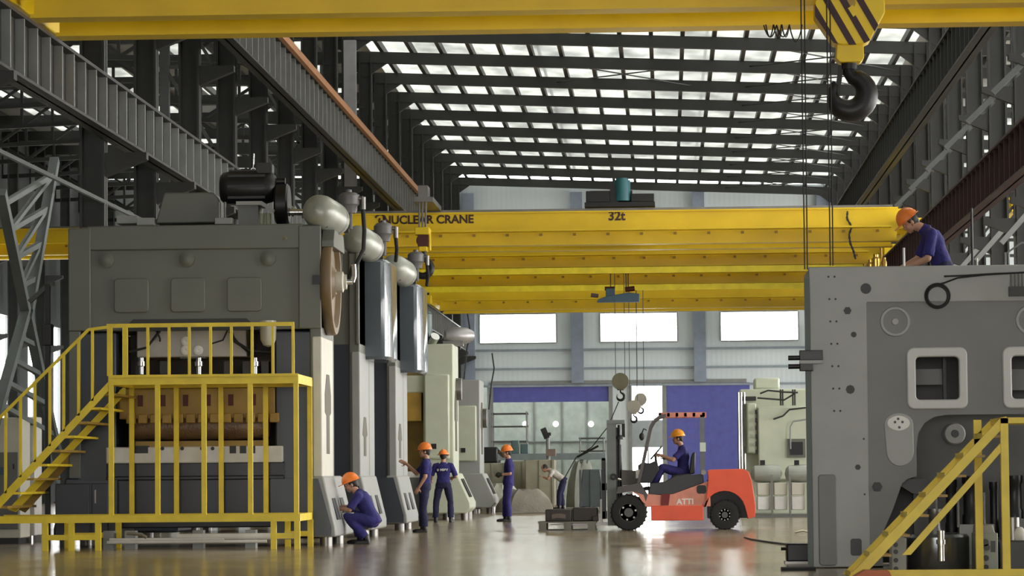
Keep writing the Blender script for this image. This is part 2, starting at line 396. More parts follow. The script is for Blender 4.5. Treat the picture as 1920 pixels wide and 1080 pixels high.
wall_with_gaps(XOR, .25, YF, YB, 15.2, rg, 'wall_right', CLADSIDE)
for (a, c, za, zc) in rg: portal((XOR+.3, (a+c)/2, (za+zc)/2), zc-za, c-a, (-1, 0, 0))
plate([(XOL, 0), (-13, 0), (-13, 6.6), (12, 6.6), (12, 0), (XOR, 0), (XOR, 15.2), (XOL, 16.4)], [], YF-.25, .25, 'wall_front', CLADSIDE, None)['kind'] = 'structure'  # unseen opening behind the camera, added to light the front faces
portal((-.5, YF-.3, 3.3), 25, 6.6, (0, 1, 0))
# ground outside, so the openings look out on something pale
struct(B().box(-90, 90, YB+40, YB+90, -.4, -.1), 'ground_outside', mat('pale_yard_concrete', (.5, .5, .48), .9))
# columns: welded H sections; one mesh shared by the row
def hcol(b, x, y, z0, z1, w=.46, fl=.36, t=.05):
    b.box(x-w/2, x-w/2+t, y-fl/2, y+fl/2, z0, z1); b.box(x+w/2-t, x+w/2, y-fl/2, y+fl/2, z0, z1); b.box(x-w/2, x+w/2, y-.03, y+.03, z0, z1)
def row(x, ys, name='steel_column', m=STEEL):
    src = None
    for y in ys:
        if src is None:
            b = B(); hcol(b, x, y, 0, roofz(x)-.35)
            b.box(x-.5, x+.5, y-.4, y+.4, 0, .04)
            # brackets that carry the crane runways
            s = 1 if x < 0 else -1
            for zt in ((7.15, 10.3) if x < 0 else (7.15, 10.3)):
                b.prism([(x+s*.2, zt+CH-1.15), (x+s*.2, zt+CH-1.6), (x+s*1.0, zt+CH-1.28), (x+s*1.0, zt+CH-1.15)], y-.12, y+.12)
            src = struct(b, name, m)
        else:
            o = src.copy(); COL.objects.link(o); o.location.y = y
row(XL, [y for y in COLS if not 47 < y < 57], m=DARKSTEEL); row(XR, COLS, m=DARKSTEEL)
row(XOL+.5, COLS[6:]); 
# rafters: the dark cross beams under the rooflights
for y in COLS:
    b = B(); h = .40
    for xa, xb in ((XL, XR), (XOL, XL), (XR, XOR)):
        za, zb_ = roofz(xa)-.26, roofz(xb)-.26
        if y < 90 and xa == XL: continue
        b.add([(xa,y-.12,za-h),(xb,y-.12,zb_-h),(xb,y+.12,zb_-h),(xa,y+.12,za-h),(xa,y-.12,za),(xb,y-.12,zb_),(xb,y+.12,zb_),(xa,y+.12,za)],
              [(0,3,2,1),(4,5,6,7),(0,1,5,4),(1,2,6,5),(2,3,7,6),(3,0,4,7)])
        # knee plates where the rafter meets the columns
        for xc, s in ((xa, 1), (xb, -1)):
            zc = roofz(xc)-.26-h
            b.prism([(xc, zc+.1), (xc+s*.9, zc-.04*0.9*s+.1), (xc, zc-.55)], y-.06, y+.06)
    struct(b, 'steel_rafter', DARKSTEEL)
# purlins run down the hall under the sheet
for i in range(18):
    x = -9.9 + i*1.06
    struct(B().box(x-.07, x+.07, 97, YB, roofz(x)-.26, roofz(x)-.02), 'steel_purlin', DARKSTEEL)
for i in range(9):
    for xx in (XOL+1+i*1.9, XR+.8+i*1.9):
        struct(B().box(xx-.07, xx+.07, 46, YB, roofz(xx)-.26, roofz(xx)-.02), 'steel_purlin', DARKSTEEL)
# conduits below the rafters
for px0, py0 in ((1006, 75), (1324, 75)):
    p = W(px0, py0, 112); struct(B().tube([(p.x, 100, p.z-.1), (p.x, YB, p.z-.1)], .06, 8), 'trim_1', PALESTEEL)
struct(B().box(X(645, 150, 105.6), X(668, 150, 105.6), 105.5, 105.7, 0, 15.6), 'steel_box_column', mat('pale_box_column', (.36, .36, .38), .5))
# rod bracing in the roof plane
for k in range(12, 21):
    y0, y1 = COLS[k], COLS[k]+6
    for xa, xb in ((3.0, 8.3), (8.3, 3.0), (-4, 1.2), (1.2, -4)):
        if xa < 0 or xb < 0:
            if k != 13: continue
        struct(B().tube([(xa, y0, roofz(xa)-.45), (xb, y1, roofz(xb)-.45)], .025, 6), 'steel_brace_rod', DARKSTEEL)
# ------------------------------------------------ crane runways: plate girders with stiffeners
def runway(name, x, ztop, h, y0, y1, side, m, railm, pitch=1.05, w=.36):
    t = thing(name, (x, y0, ztop-h), '', 'runway'); t['kind'] = 'structure'; del t['label']; del t['category']
    b = B().box(x-.02, x+.02, y0, y1, ztop-h, ztop-.04); b.box(x-w/2, x+w/2, y0, y1, ztop-.05, ztop); b.box(x-w/2, x+w/2, y0, y1, ztop-h, ztop-h+.05)
    b.obj('girder', DARKSTEEL if side == 'pale' else m, t)
    s = B(); y = y0+.3
    while y < y1:
        s.box(x-w/2+.02, x+w/2-.02, y-.03, y+.03, ztop-h+.05, ztop-.05); y += pitch
    s.obj('stiffener', PALESTEEL if side == 'pale' else m, t, kind='stuff')
    B().box(x-.05, x+.05, y0, y1, ztop, ztop+.1).obj('rail', railm, t)
    return t
runway('crane_runway', -10.05, 7.2+CH, 1.0, 34, YB-1, 'pale', STEEL, IRON)
rb = runway('crane_runway', -9.3, 10.5+CH, 1.15, 40, YB-1, 'pale', STEEL, RUST)
B().box(-9.1, -8.98, 40, YB-1, 10.42+CH, 10.6+CH).obj('conductor_strip', mat('orange_strip', (.42, .20, .09), .6), rb)
runway('crane_runway', 7.5, 7.2+CH, 1.05, 30, YB-1, 'dark', REDDARK, IRON)
runway('crane_runway', 6.95, 10.5+CH, 1.1, 60, YB-1, 'dark', DARKSTEEL, IRON)
# knee braces and lacing on the outside column rows
for k, y in enumerate(COLS[5:18]):
    b = B(); b.bar((7.25, y, 8.3+CH), (8.5, y, 9.5+CH), .13, .13)
    struct(b, 'steel_knee_brace', STEEL)
    b = B(); b.bar((7.7, y+3, 5.2+CH), (8.5, y+3, 6.1+CH), .12, .12); struct(b, 'steel_knee_brace', PALESTEEL)
for k, y in enumerate(COLS[4:18]):
    b = B()
    b.bar((10.4, y, 0), (10.4, y, 14.6), .25, .25)
    for z in range(1, 14, 2): b.bar((8.7, y, z), (10.4, y, z+2), .08, .08); b.bar((8.7, y, z), (10.4, y, z), .08, .08)
    struct(b, 'steel_lattice_post', DARKSTEEL)
for k, y in enumerate(COLS[7:20:3]):
    b = B()
    b.bar((-12.0, y, 0), (-12.0, y, 15.8), .22, .22)
    for z in range(1, 15, 2): b.bar((-10.8, y, z), (-12.0, y, z+2), .08, .08); b.bar((-10.8, y, z), (-12.0, y, z), .08, .08)
    struct(b, 'steel_lattice_post', STEEL)
# X bracing of laced members between the near columns at the left
def laced(b, p0, p1, w=.5):
    p0, p1 = Vector(p0), Vector(p1); d = (p1-p0).normalized(); n = Vector((0, -d.z, d.y)).normalized()*w/2
    b.bar(p0+n, p1+n, .09, .09); b.bar(p0-n, p1-n, .09, .09); k = int((p1-p0).length/.55)
    for i in range(k):
        a = p0+(p1-p0)*i/k; c = p0+(p1-p0)*(i+1)/k; b.bar(a+n, c-n, .045, .045); b.bar(a+n, a-n, .045, .045)
for ya, yb in ((46.6, 52.2),):
    pass
LATX = -10.9
b = B()
def LP(px, py):
    D = 6000*LATX/(px-1250); return Vector((LATX, D, Z(px, py, D)))
b.bar(LP(97, 300), LP(47, 585), .16, .16); b.bar(LP(-6, 360), LP(42, 585), .16, .16)
for t in (.1, .32, .55, .78):
    b.bar(LP(97-50*t, 300+285*t), LP(-6+48*t, 360+225*t), .09, .09)
for t0, t1 in ((.1, .32), (.32, .55), (.55, .78)):
    b.bar(LP(97-50*t0, 300+285*t0), LP(-6+48*t1, 360+225*t1), .08, .08)
b.bar(LP(45, 590), LP(105, 870), .16, .16); b.bar(LP(40, 590), LP(-20, 800), .16, .16)
for t in (.2, .4, .6, .8): b.bar(LP(45+60*t, 590+280*t), LP(40-60*t, 590+210*t), .08, .08)
struct(b, 'steel_lattice_brace', mat('grey_green_lattice', (.14, .16, .16), .5))
# pipe run along the left columns with small lamps
struct(B().tube([(-10.3, 40, 5.1+CH), (-10.3, YB-4, 5.1+CH)], .045, 8), 'trim_2', STEEL)
# trusses of the left bay, glimpsed between the columns
for y in COLS[8:]:
    b = B(); xs = [XOL+i*2.25 for i in range(9)]
    for i in range(8):
        za, zc = roofz(xs[i])-.7, roofz(xs[i+1])-.7
        b.bar((xs[i], y, za-1.5), (xs[i+1], y, zc-1.5), .16, .16)
        b.bar((xs[i], y, za-1.5 if i % 2 else za), (xs[i+1], y, zc if i % 2 else zc-1.5), .11, .11)
        b.bar((xs[i], y, za-1.5), (xs[i], y, za), .1, .1)
    struct(b, 'steel_truss', DARKSTEEL)
# ================================================================= overhead travelling cranes
RAILZ = 7.3 + CH                           # top of the crane rails
def crane(yf, gap, h, label, x0=-10.3, x1=7.75, trolley=None, zb=None, group='overhead cranes on the lower runways', rail=RAILZ, strip=False):
    zb = zb if zb is not None else 7.2+CH
    t = thing('overhead_crane', ((x0+x1)/2, yf+gap/2, rail), label, 'crane', group)
    for k in (0, 1):
        y = yf + k*gap; b = B()
        b.box(x0+.5, x1-.5, y, y+.42, zb+.05, zb+h-.04); b.box(x0+.45, x1-.45, y-.07, y+.49, zb, zb+.06); b.box(x0+.45, x1-.45, y-.07, y+.49, zb+h-.05, zb+h)
        b.prism([(x0+.5, zb+.35), (x0+.5, zb+h-.05), (x0+.05, zb+h-.05), (x0+.05, zb+.45)], y, y+.42); b.prism([(x1-.5, zb+.35), (x1-.5, zb+h-.05), (x1-.05, zb+h-.05), (x1-.05, zb+.45)], y, y+.42)
        g = b.obj('girder', YELLOW, t)
        B().box(x0+.6, x1-.6, y+.16, y+.26, zb+h, zb+h+.09).obj('trolley_rail', IRON, g)
        s = B(); xx = x0+1.2
        while xx < x1-1:
            s.box(xx-.05, xx+.05, y-.1, y-.07, zb+.28, zb+.36); xx += 1.05
        s.obj('bracket', OCHRE, g, kind='stuff')
    # catwalk with a thin rail line along the front girder
    b = B().box(x0+.7, x1-.7, yf-.62, yf-.07, zb+.4, zb+.45)
    b.obj('catwalk', YELLOW, t)
    if strip: B().box(x0+.9, x1-.9, yf-.5, yf-.46, zb-.24, zb).obj('lit_band_strip', mat('lit_band_lemon', (.95, .75, .02), .35), t); B().box(x0+.9, x1-.9, yf-.5, yf, zb-.02, zb+.02).obj('strip_bracket', YELLOW, t)  # bright band of a lit girder, added as a lemon strip
    for xe, s in ((x0, 1), (x1, -1)):
        b = B().box(xe-.22, xe+.22, yf-1.2, yf+gap+1.6, rail+.12, rail+.52)
        e = b.obj('end_carriage', YELLOW, t, bevel=.03)
        for y in (yf-.8, yf+gap+1.2): B().cyl((xe-.1, y, rail+.2), (xe+.1, y, rail+.2), .2, n=18).obj('wheel', IRON, e)
    return t, zb+h
def trolley(parent, x, y, gap, z, m, mm, w=2.0):
    """hoist trolley riding on the two girders"""
    b = B().box(x-w/2, x+w/2, y-.1, y+gap+.5, z+.12, z+.26)
    f = b.obj('trolley_frame', m, parent)
    d = B(); d.cyl((x-w*.42, y+.2, z+.45), (x+w*.18, y+.2, z+.45), .2, n=18); d.obj('hoist_drum', BLACK, f)
    d = B().box(x-w*.48, x-w*.14, y-.05, y+.35, z+.26, z+.62); d.box(x+w*.16, x+w*.49, y-.05, y+.4, z+.26, z+.52); d.obj('gearbox', BLACK, f, bevel=.02)
    d = B().cyl((x+.08, y+.1, z+.3), (x+.08, y+.1, z+.95), .26, n=16); d.cyl((x+.08, y+.1, z+.95), (x+.08, y+.1, z+1.02), .2, n=16); d.obj('motor', mm, f)
    d = B().box(x-.3, x-.05, y-.05, y+.3, z+.26, z+.75); d.obj('brake', BLACK, f)
    d = B().box(x+.02, x+.14, y-.12, y-.09, z+.3, z+.42); d.obj('rating_plate', WHITEP, f)
# the near crane crosses the top of the picture
cn, ztn = crane(49.3, 2.1, 1.25, 'nearest yellow overhead crane, its twin girders crossing the top of the photo')
# festoon cable looping under the near crane at the right
b = B()
for i in range(3):
    pa = W(1432+i*24, 47-i*.4, 51); pc = W(1456+i*24, 47-i*.4, 51)
    b.tube([pa + (pc-pa)*t + Vector((0, 0, -.55*4*t*(1-t)*(.5 if i == 2 else .35))) for t in [j/8 for j in range(9)]], .012, 5)
for i in range(3):
    pa = W(1436+i*15, 46, 51.2); pc = W(1450+i*15, 46, 51.2)
    b.tube([pa + (pc-pa)*t + Vector((0, 0, -.5*4*t*(1-t)*.4)) for t in [j/8 for j in range(9)]], .012, 5)
b.obj('festoon_cable', BLACK, cn)
c1, zt1 = crane(100.0, 2.5, 1.06, 'far yellow overhead crane with dark lettering and 32t marked on its girder')
trolley(c1, X(1162, 380, 100), 100.0, 2.5, zt1, BLACK, TEAL, 2.2)
ctr = W(1156, 405, 99.9); _o = root_of(c1).location
flat_text('32t', .40, 'capacity_mark', LETTER, c1, (ctr.x, 99.99, ctr.z), (1, 0, 0), (0, 0, 1), .003, _o, .012)
ctr = W(802, 412, 99.9)
flat_text('NUCLEAR CRANE', .36, 'crane_lettering', LETTER, c1, (ctr.x, 99.99, ctr.z), (1, 0, 0), (0, 0, 1), .003, _o, .012)
ctr = W(713, 412, 99.9); b = B()
b.ring((ctr.x, 99.985, ctr.z), (0, 1, 0), .17, .035, 20, 6, .4, 4.4); b.ring((ctr.x+.05, 99.985, ctr.z-.02), (0, 1, 0), .09, .03, 16, 6, 3.2, 7.2)
b.obj('crane_emblem', LETTER, c1)
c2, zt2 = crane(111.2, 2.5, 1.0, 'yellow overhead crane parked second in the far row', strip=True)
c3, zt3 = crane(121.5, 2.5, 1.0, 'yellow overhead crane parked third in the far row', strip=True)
trolley(c2, X(1160, 500, 111.2), 111.2, 2.5, zt2, BLACK, BLUESTEEL, 2.0); trolley(c3, X(1195, 530, 121.5), 121.5, 2.5, zt3, BLACK, BLUESTEEL, 2.0)
crane(139.0, 2.6, 1.0, 'rearmost yellow overhead crane, just above the three bright windows')
crane(120, 2.2, 1.0, 'yellow crane in the side bay seen past the lattice bracing at far left', -28.0, -11.4, zb=8.6+CH-.1, rail=8.7+CH-.1, group='cranes of the side bays')
crane(100, 2.2, 1.0, 'yellow crane end in the side bay at the far right edge', 10.9, 26.6, zb=7.75+CH, rail=7.85+CH, group='cranes of the side bays')
# ----------------------------------------------------------------- big hook block of the near crane
def rope(b, p0, p1, r=.012): b.cyl(p0, p1, r, n=6)
D = 49.0
def hookshape(b, c, R, r, tipr=.25, n=22):
    """forged hook: shank, throat, tapering point; opens to the left"""
    c = Vector(c); pts = []; rs = []
    pts.append(c+Vector((-.02*R, 0, R*1.75))); rs.append(r*.55)
    pts.append(c+Vector((0, 0, R*1.25))); rs.append(r*.62)
    for i in range(n+1):
        a = math.radians(78 - 288*i/n); t = i/n
        pts.append(c+Vector((R*math.cos(a), 0, R*math.sin(a)))); rs.append(r*(.72+.38*math.sin(math.pi*min(1, t*1.15))**.8)*(1 if t < .75 else 1-(t-.75)/.25*(1-tipr)))
    pts.append(pts[-1]+Vector((-.12*R, 0, .22*R))); rs.append(r*.16)
    b.tube(pts, rs, 14)
cx = X(1593, 120, D); z0 = lambda py: Z(1593, py, D); s = 6000/D
t = thing('crane_hook', (cx, D, z0(222)), 'large black crane hook under a yellow and black striped pulley block, upper right', 'crane hook')
def octo(px0, px1, py0, py1, c=.3):
    xa, xb = X(px0, 60, D), X(px1, 60, D); za, zb_ = z0(py1), z0(py0); w = (xb-xa); 
    return [(xa, za+w*.42), (xa+w*.26, za+w*.03), (xa+w*.40, za), (xa+w*.66, za), (xb-w*.22, za+w*.06), (xb, za+w*.46), (xb, zb_-w*.4), (xb-w*.28, zb_), (xa+w*.28, zb_), (xa, zb_-w*.4)]
pl = octo(1527, 1658, -46, 88)
blk = B().prism(pl, D-.25, D+.25).obj('sheave_block', YELLOW, t, bevel=.02)
# hazard stripes as painted bands on the front cheek
def clip(poly, n, d):
    out = []
    for i, p in enumerate(poly):
        q = poly[(i+1) % len(poly)]; a = p[0]*n[0]+p[1]*n[1]-d; c = q[0]*n[0]+q[1]*n[1]-d
        if a >= 0: out.append(p)
        if a*c < 0: k = a/(a-c); out.append((p[0]+(q[0]-p[0])*k, p[1]+(q[1]-p[1])*k))
    return out
b = B(); nx, nz = math.cos(math.radians(29)), math.sin(math.radians(29)); base = X(1597, 60, D)*nx + z0(60)*nz
for off in (-.40, -.165, .05, .275):
    q = clip(clip(pl, (nx, nz), base+off), (-nx, -nz), -(base+off+.10))
    if len(q) > 2: b.prism(q, D-.256, D-.25)
b.obj('hazard_stripe', mat('dark_brown_stripe', (.035, .008, .01), .5), blk)
B().prism([(X(1588, 20, D), z0(20)), (X(1597, 14, D), z0(14)), (X(1607, 30, D), z0(30)), (X(1598, 36, D), z0(36))], D-.27, D-.25).obj('axle_keeper', YELLOW, blk)
B().cyl((cx, D-.254, z0(10)), (cx, D+.3, z0(10)), .09, n=16).obj('axle', OCHRE, blk)
yk = B().prism([(X(1568, 90, D), z0(86)), (X(1618, 90, D), z0(86)), (X(1618, 90, D), z0(113)), (X(1612, 90, D), z0(119)), (X(1574, 90, D), z0(119)), (X(1566, 90, D), z0(112))], D-.2, D+.2)
yk.obj('crosshead', YELLOW, t, bevel=.01)
b = B().cyl((X(1592, 120, D), D, z0(130)), (X(1592, 120, D), D, z0(117)), .12, n=16); b.obj('hook_nut', BLACK, t)
b = B(); hookshape(b, (X(1593, 172, D), D, z0(176)), .262, .165, .5); b.obj('hook', BLACK, t)
b = B().prism([(X(1572, 120, D), z0(122)), (X(1582, 120, D), z0(122)), (X(1574, 160, D), z0(178)), (X(1566, 160, D), z0(170))], D-.03, D+.03); b.obj('safety_latch', BLACK, t)
b = B()
for dx in (-.35, -.2, .2, .35): rope(b, (cx+dx, D, z0(-40)), (cx+dx, D+.8, ztn+.4))
b.obj('wire_rope', BLACK, t)
# long thin ropes that hang down beside the right hand machine
for px, D2, pyb, lab in ((1502, 48.6, 505, 'pair of thin ropes hanging just left of the grey machine corner'), (1550, 48.2, 498, 'pair of thin ropes hanging between the hook and the grey machine')):
    b = B()
    for dx in (0, 7):
        p = W(px+dx, 20, D2); q = W(px+dx+(7 if dx == 0 else 5), pyb, D2); b.cyl((p.x, D2, ztn), (q.x, D2, q.z), .011, n=5)
    tag(b.obj('hanging_rope', BLACK), lab, 'rope', 'hanging crane ropes')
# ----------------------------------------------------------------- smaller hooks farther down the hall
def small_hook(px, py0, py1, D, ztop, mblock, label, name='crane_hook', stretch=1.0, tie=.0):
    s = 6000/D; xx = X(px, py0, D); za, zb_ = Z(px, py0, D), Z(px, py1, D); h = za-zb_
    t = thing(name, (xx, D, zb_), label, 'crane hook', 'crane hooks over the far end')
    b = B(); r = h*.30*stretch
    b.cyl((xx, D-.13, za-r), (xx, D+.13, za-r), r, n=20); b.prism([(xx-r*.8, za-r*1.3), (xx+r*.8, za-r*1.3), (xx+r*.35, za-h*.62), (xx-r*.35, za-h*.62)], D-.1, D+.1); b.obj('sheave_block', mblock, t, bevel=.01)
    b = B(); hookshape(b, (xx, D, za-h*.84), h*.13, h*.045, n=14); b.obj('hook', BLACK, t)
    b = B()
    for dx in (-r*.55, r*.55): rope(b, (xx+dx, D, za-r*.4), (xx+dx, D, ztop), .012)
    b.obj('wire_rope', BLACK, t); return t
drab = mat('drab_green_paint', (.16, .15, .09), .5)
small_hook(1163, 699, 752, 113.2, zt2+.15, drab, 'drab round hook block hanging in front of the bright doorway frame')
small_hook(1201, 737, 776, 123, zt3+.15, mat('pale_drab_paint', (.42, .40, .34), .5), 'paler hook block in the bright doorway, upper of two')
small_hook(1188, 750, 793, 122.4, zt3+.15, mat('pale_drab_paint', (.42, .40, .34), .5), 'paler hook block in the bright doorway, lower of two')
# hook with a yellow block at the left end of the lettered crane
D = 96.5; t = thing('crane_hook', (X(793, 500, D), D, Z(793, 535, D)), 'dark hook below a small yellow pulley block, in front of the crane lettering', 'crane hook')
b = B()
b.box(X(779, 430, D), X(806, 430, D), D-.3, D+.3, Z(793, 441, D), Z(793, 427, D)); b.box(X(804, 450, D), X(808, 450, D), D-.1, D+.1, Z(793, 470, D), Z(793, 430, D)); b.box(X(786, 450, D), X(802, 450, D), D-.25, D+.25, Z(793, 472, D), Z(793, 463, D))
b.obj('pulley_frame', YELLOW, t, bevel=.02)
b = B().cyl((X(793, 452, D), D-.2, Z(793, 452, D)), (X(793, 452, D), D+.2, Z(793, 452, D)), .19, n=18); b.box(X(784, 450, D), X(803, 450, D), D-.22, D+.22, Z(793, 462, D), Z(793, 441, D)); b.obj('sheave', mat('dark_maroon_paint', (.08, .015, .012), .5), t)
b = B().cyl((X(795, 480, D), D, Z(793, 490, D)), (X(795, 480, D), D, Z(793, 470, D)), .075, n=12); b.obj('shank', BLACK, t)
b = B(); hookshape(b, (X(793, 502, D), D, Z(793, 502, D)), .25, .1); b.obj('hook', BLACK, t)
b = B().sph((X(783, 488, D), D-.05, Z(783, 488, D)), (.2, .15, .15)); b.obj('hook_pulley', mat('pale_drab_paint', (.42, .40, .34), .5), t)
b = B()
for px in (786, 792, 798): rope(b, (X(px, 430, D), D, Z(px, 430, D)), (X(px, 430, D), D+.2, zt1+.5), .03)
b.obj('wire_rope', mat('grey_wire_rope', (.2, .2, .2), .5), t)
bt = B().box(X(776, 400, D), X(812, 400, D), D, 100.1, zt1+.05, zt1+.2); bt.box(X(784, 400, D), X(802, 400, D), D, D+1, zt1+.2, zt1+.55); bt.obj('hoist_bracket', IRON, c1)
# blue spreader beam hanging under the far cranes
D = 112.3; t = thing('lifting_beam', (X(1155, 560, D), D, Z(1155, 568, D)), 'small dusty blue lifting beam hanging on ropes below the yellow cranes', 'lifting beam')
b = B().prism([(X(1119, 560, D), Z(1119, 567, D)), (X(1199, 560, D), Z(1160, 567, D)), (X(1199, 560, D), Z(1160, 552, D)), (X(1180, 560, D), Z(1160, 549, D)), (X(1137, 560, D), Z(1160, 556, D)), (X(1122, 560, D), Z(1160, 561, D))], D-.25, D+.25)
b.obj('beam', BLUESTEEL, t, bevel=.02)
B().box(X(1136, 560, D), X(1153, 560, D), D-.2, D+.2, Z(1144, 557, D), Z(1144, 541, D)).obj('hoist_box', BLUESTEEL, t, bevel=.02)
b = B().cyl((X(1134, 540, D), D, Z(1134, 541, D)), (X(1152, 540, D), D, Z(1134, 541, D)), .07, n=12); b.cyl((X(1172, 540, D), D, Z(1172, 543, D)), (X(1190, 540, D), D, Z(1172, 541, D)), .09, n=12); b.obj('pulley', mat('dark_maroon_paint', (.08, .015, .012), .5), t)
B().cyl((X(1108, 553, D), D, Z(1112, 553, D)), (X(1122, 553, D), D, Z(1112, 555, D)), .07, n=12).obj('cable_reel', mat('dull_mauve_paint', (.14, .10, .12), .5), t)
b = B()
for px in (1145, 1174, 1178): rope(b, (X(px, 545, D), D, Z(px, 545, D)), (X(px, 545, D), D, zt2+.15), .018)
b.obj('wire_rope', BLACK, t)
# ================================================================= things along the end wall
# left doorway: half-lowered blue shutter; right doorway: blue shutter fully down
SHUT = mat('blue_shutter_paint', (.11, .12, .42), .5, var=.1)
o = B().box(dr_l[0]-.05, dr_l[1]+.05, YB+.02, YB+.12, zb(752), dz1).obj('door_1', SHUT); o['kind'] = 'structure'
b = B(); z = .0
while z < dz1-.02:
    b.box(dr_r[0]-.02, dr_r[1]+.15, YB-.05+.004*(int(z*10) % 2), YB+.0, z, min(z+.14, dz1)); z += .14
o = b.obj('door_2', SHUT); o['kind'] = 'structure'
b = B()
for xx in (dr_l[0], dr_l[1], dr_c[0], dr_c[1]): b.box(xx-.1, xx+.1, YB-.1, YB, 0, dz1+.1)
b.box(dr_l[0], dr_r[1], YB-.12, YB-.01, dz1, dz1+.18); struct(b, 'trim_3', PALESTEEL)
# annex behind the left doorway: pale lit back room with a partition, and a yard wall seen through the centre door
ANX = mat('pale_annex_wall', (.55, .60, .58), .7)
b = B().box(dr_l[0]-3, dr_l[1]+.5, YB+14, YB+14.2, 0, 5.9); b.box(dr_l[0]-3, dr_l[0]-2.8, YB+.3, YB+14, 0, 5.9); b.box(dr_l[1]+.35, dr_l[1]+.5, YB+.3, YB+14, 0, 5.9); struct(b, 'wall_annex', ANX)
b = B().box(dr_l[0]-3, dr_l[1]+.5, YB+.3, YB+14, 5.9, 5.92); struct(b, 'ceiling_annex', panel_material('annex_roof_sheet', .3, (.55, .57, .55), .3))  # unseen roof, added translucent to keep the annex dim but daylit
portal(((dr_l[0]+dr_l[1])/2-1, YB+7, 5.85), 10, 13, (0, 0, -1))
b = B()
for px in (1000, 1052, 1100): b.box(X(px, 800, YB+13)-.05, X(px, 800, YB+13)+.05, YB+13.9, YB+14, 0, 5.8)
b.box(dr_l[0]-3, dr_l[1]+.4, YB+13.85, YB+14, zb(822)*1.0, zb(820)); struct(b, 'trim_4', PALESTEEL)
for i, px in enumerate((985, 1042, 1108)):
    p = W(px, 795, YB+13.6); m = bpy.data.materials.get('lamp_glow')
    if not m:
        m = bpy.data.materials.new('lamp_glow'); m.use_nodes = True; e = m.node_tree.nodes['Principled BSDF']
        e.inputs['Emission Color'].default_value = (1, .97, .9, 1); e.inputs['Emission Strength'].default_value = 2.5
    t = thing('wall_lamp', (p.x, p.y, p.z-.15), ['small round lit lamp seen through the doorway, nearest the ladder', 'small round lit lamp seen through the doorway, middle one', 'small round lit lamp seen through the doorway, nearest the forklift mast'][i], 'lamp', 'lamps in the room beyond the doorway')
    B().sph(p, (.16, .1, .16)).obj('bulb', m, t); B().cyl((p.x, p.y+.05, p.z), (p.x, p.y+.36, p.z), .07).obj('bracket', STEEL, t)
b = B().box(dr_c[0]-.6, dr_c[1]+.4, YB+3.0, YB+3.1, zb(838), zb(786)); b.box(dr_c[0]-.5, dr_c[0]-.4, YB+3, YB+3.1, 0, zb(786)); b.box(dr_c[1]+.2, dr_c[1]+.3, YB+3, YB+3.1, 0, zb(786)); b.box((dr_c[0]+dr_c[1])/2-.02, (dr_c[0]+dr_c[1])/2+.04, YB+3, YB+3.1, 0, zb(838))
struct(b, 'door_3', mat('pale_door_panel', (.075, .078, .08), .6))
# tall step ladder / scaffold frame
def scaffold(px0, px1, pyt, rungs, D, label, name='scaffold_tower'):
    xa, xb = X(px0, pyt, D), X(px1, pyt, D); zt = Z((px0+px1)/2, pyt, D)
    t = thing(name, ((xa+xb)/2, D, 0), label, 'scaffold')
    b = B()
    for x in (xa, xb):
        for y in (D-.45, D+.45): b.cyl((x, y, 0), (x, y, zt), .028, n=8)
    b.obj('upright', PALESTEEL, t)
    b = B()
    for py in rungs:
        z = Z((px0+px1)/2, py, D); b.box(xa-.05, xb+.05, D-.47, D+.47, z-.03, z+.03)
    b.obj('crossbar', STEEL, t); return t
scaffold(924, 988, 772, (776, 800, 828), 135, 'tall grey scaffold tower standing before the half-open blue shutter')
scaffold(1088, 1132, 820, (822, 846), 128, 'low pale guard frame in front of the doorway lamps', 'safety_barrier')
# boarded machine crates and wrapped machine parts
def crate(px0, px1, pyt, D, dep, label, m=CRATE, name='wooden_crate', pyb=None, skew=0.0):
    xa, xb = X(px0, 900, D), X(px1, 900, D); zt = Z((px0+px1)/2, pyt, D); t = thing(name, ((xa+xb)/2, D+dep/2, 0), label, 'crate')
    b = B().prism([(xa, .1), (xb, .1), (xb-skew, zt), (xa+skew, zt)], D, D+dep); b.obj('body', m, t, bevel=.03)
    b = B()
    for x in (xa+.1, (xa+xb)/2, xb-.1): b.box(x-.06, x+.06, D-.02, D+dep, 0, .1)
    b.obj('runner', WOOD, t)
    b = B(); n = max(2, int((xb-xa)/.7))
    for i in range(n+1):
        x = xa+.05+(xb-xa-.1)*i/n; b.box(x-.035, x+.035, D-.03, D, .1, zt-skew*.1)
    b.obj('batten', m, t); return t
crate(898, 948, 868, 104, 2, 'pale green boarded crate behind the third worker, by the last press')
crate(962, 1000, 864, 106, 1.6, 'dull brown-green crate between the third worker and the bent worker', mat('olive_boarding', (.28, .27, .19), .7))
crate(985, 1040, 862, 102.9, 2.0, 'large olive crate beside the bent-over worker', mat('olive_crate_sheet', (.30, .29, .21), .65))
crate(1085, 1132, 880, 98, 1.6, 'dark slate machine casing standing left of the forklift mast', mat('slate_casing', (.07, .085, .09), .5), 'machine_casing', skew=.12)
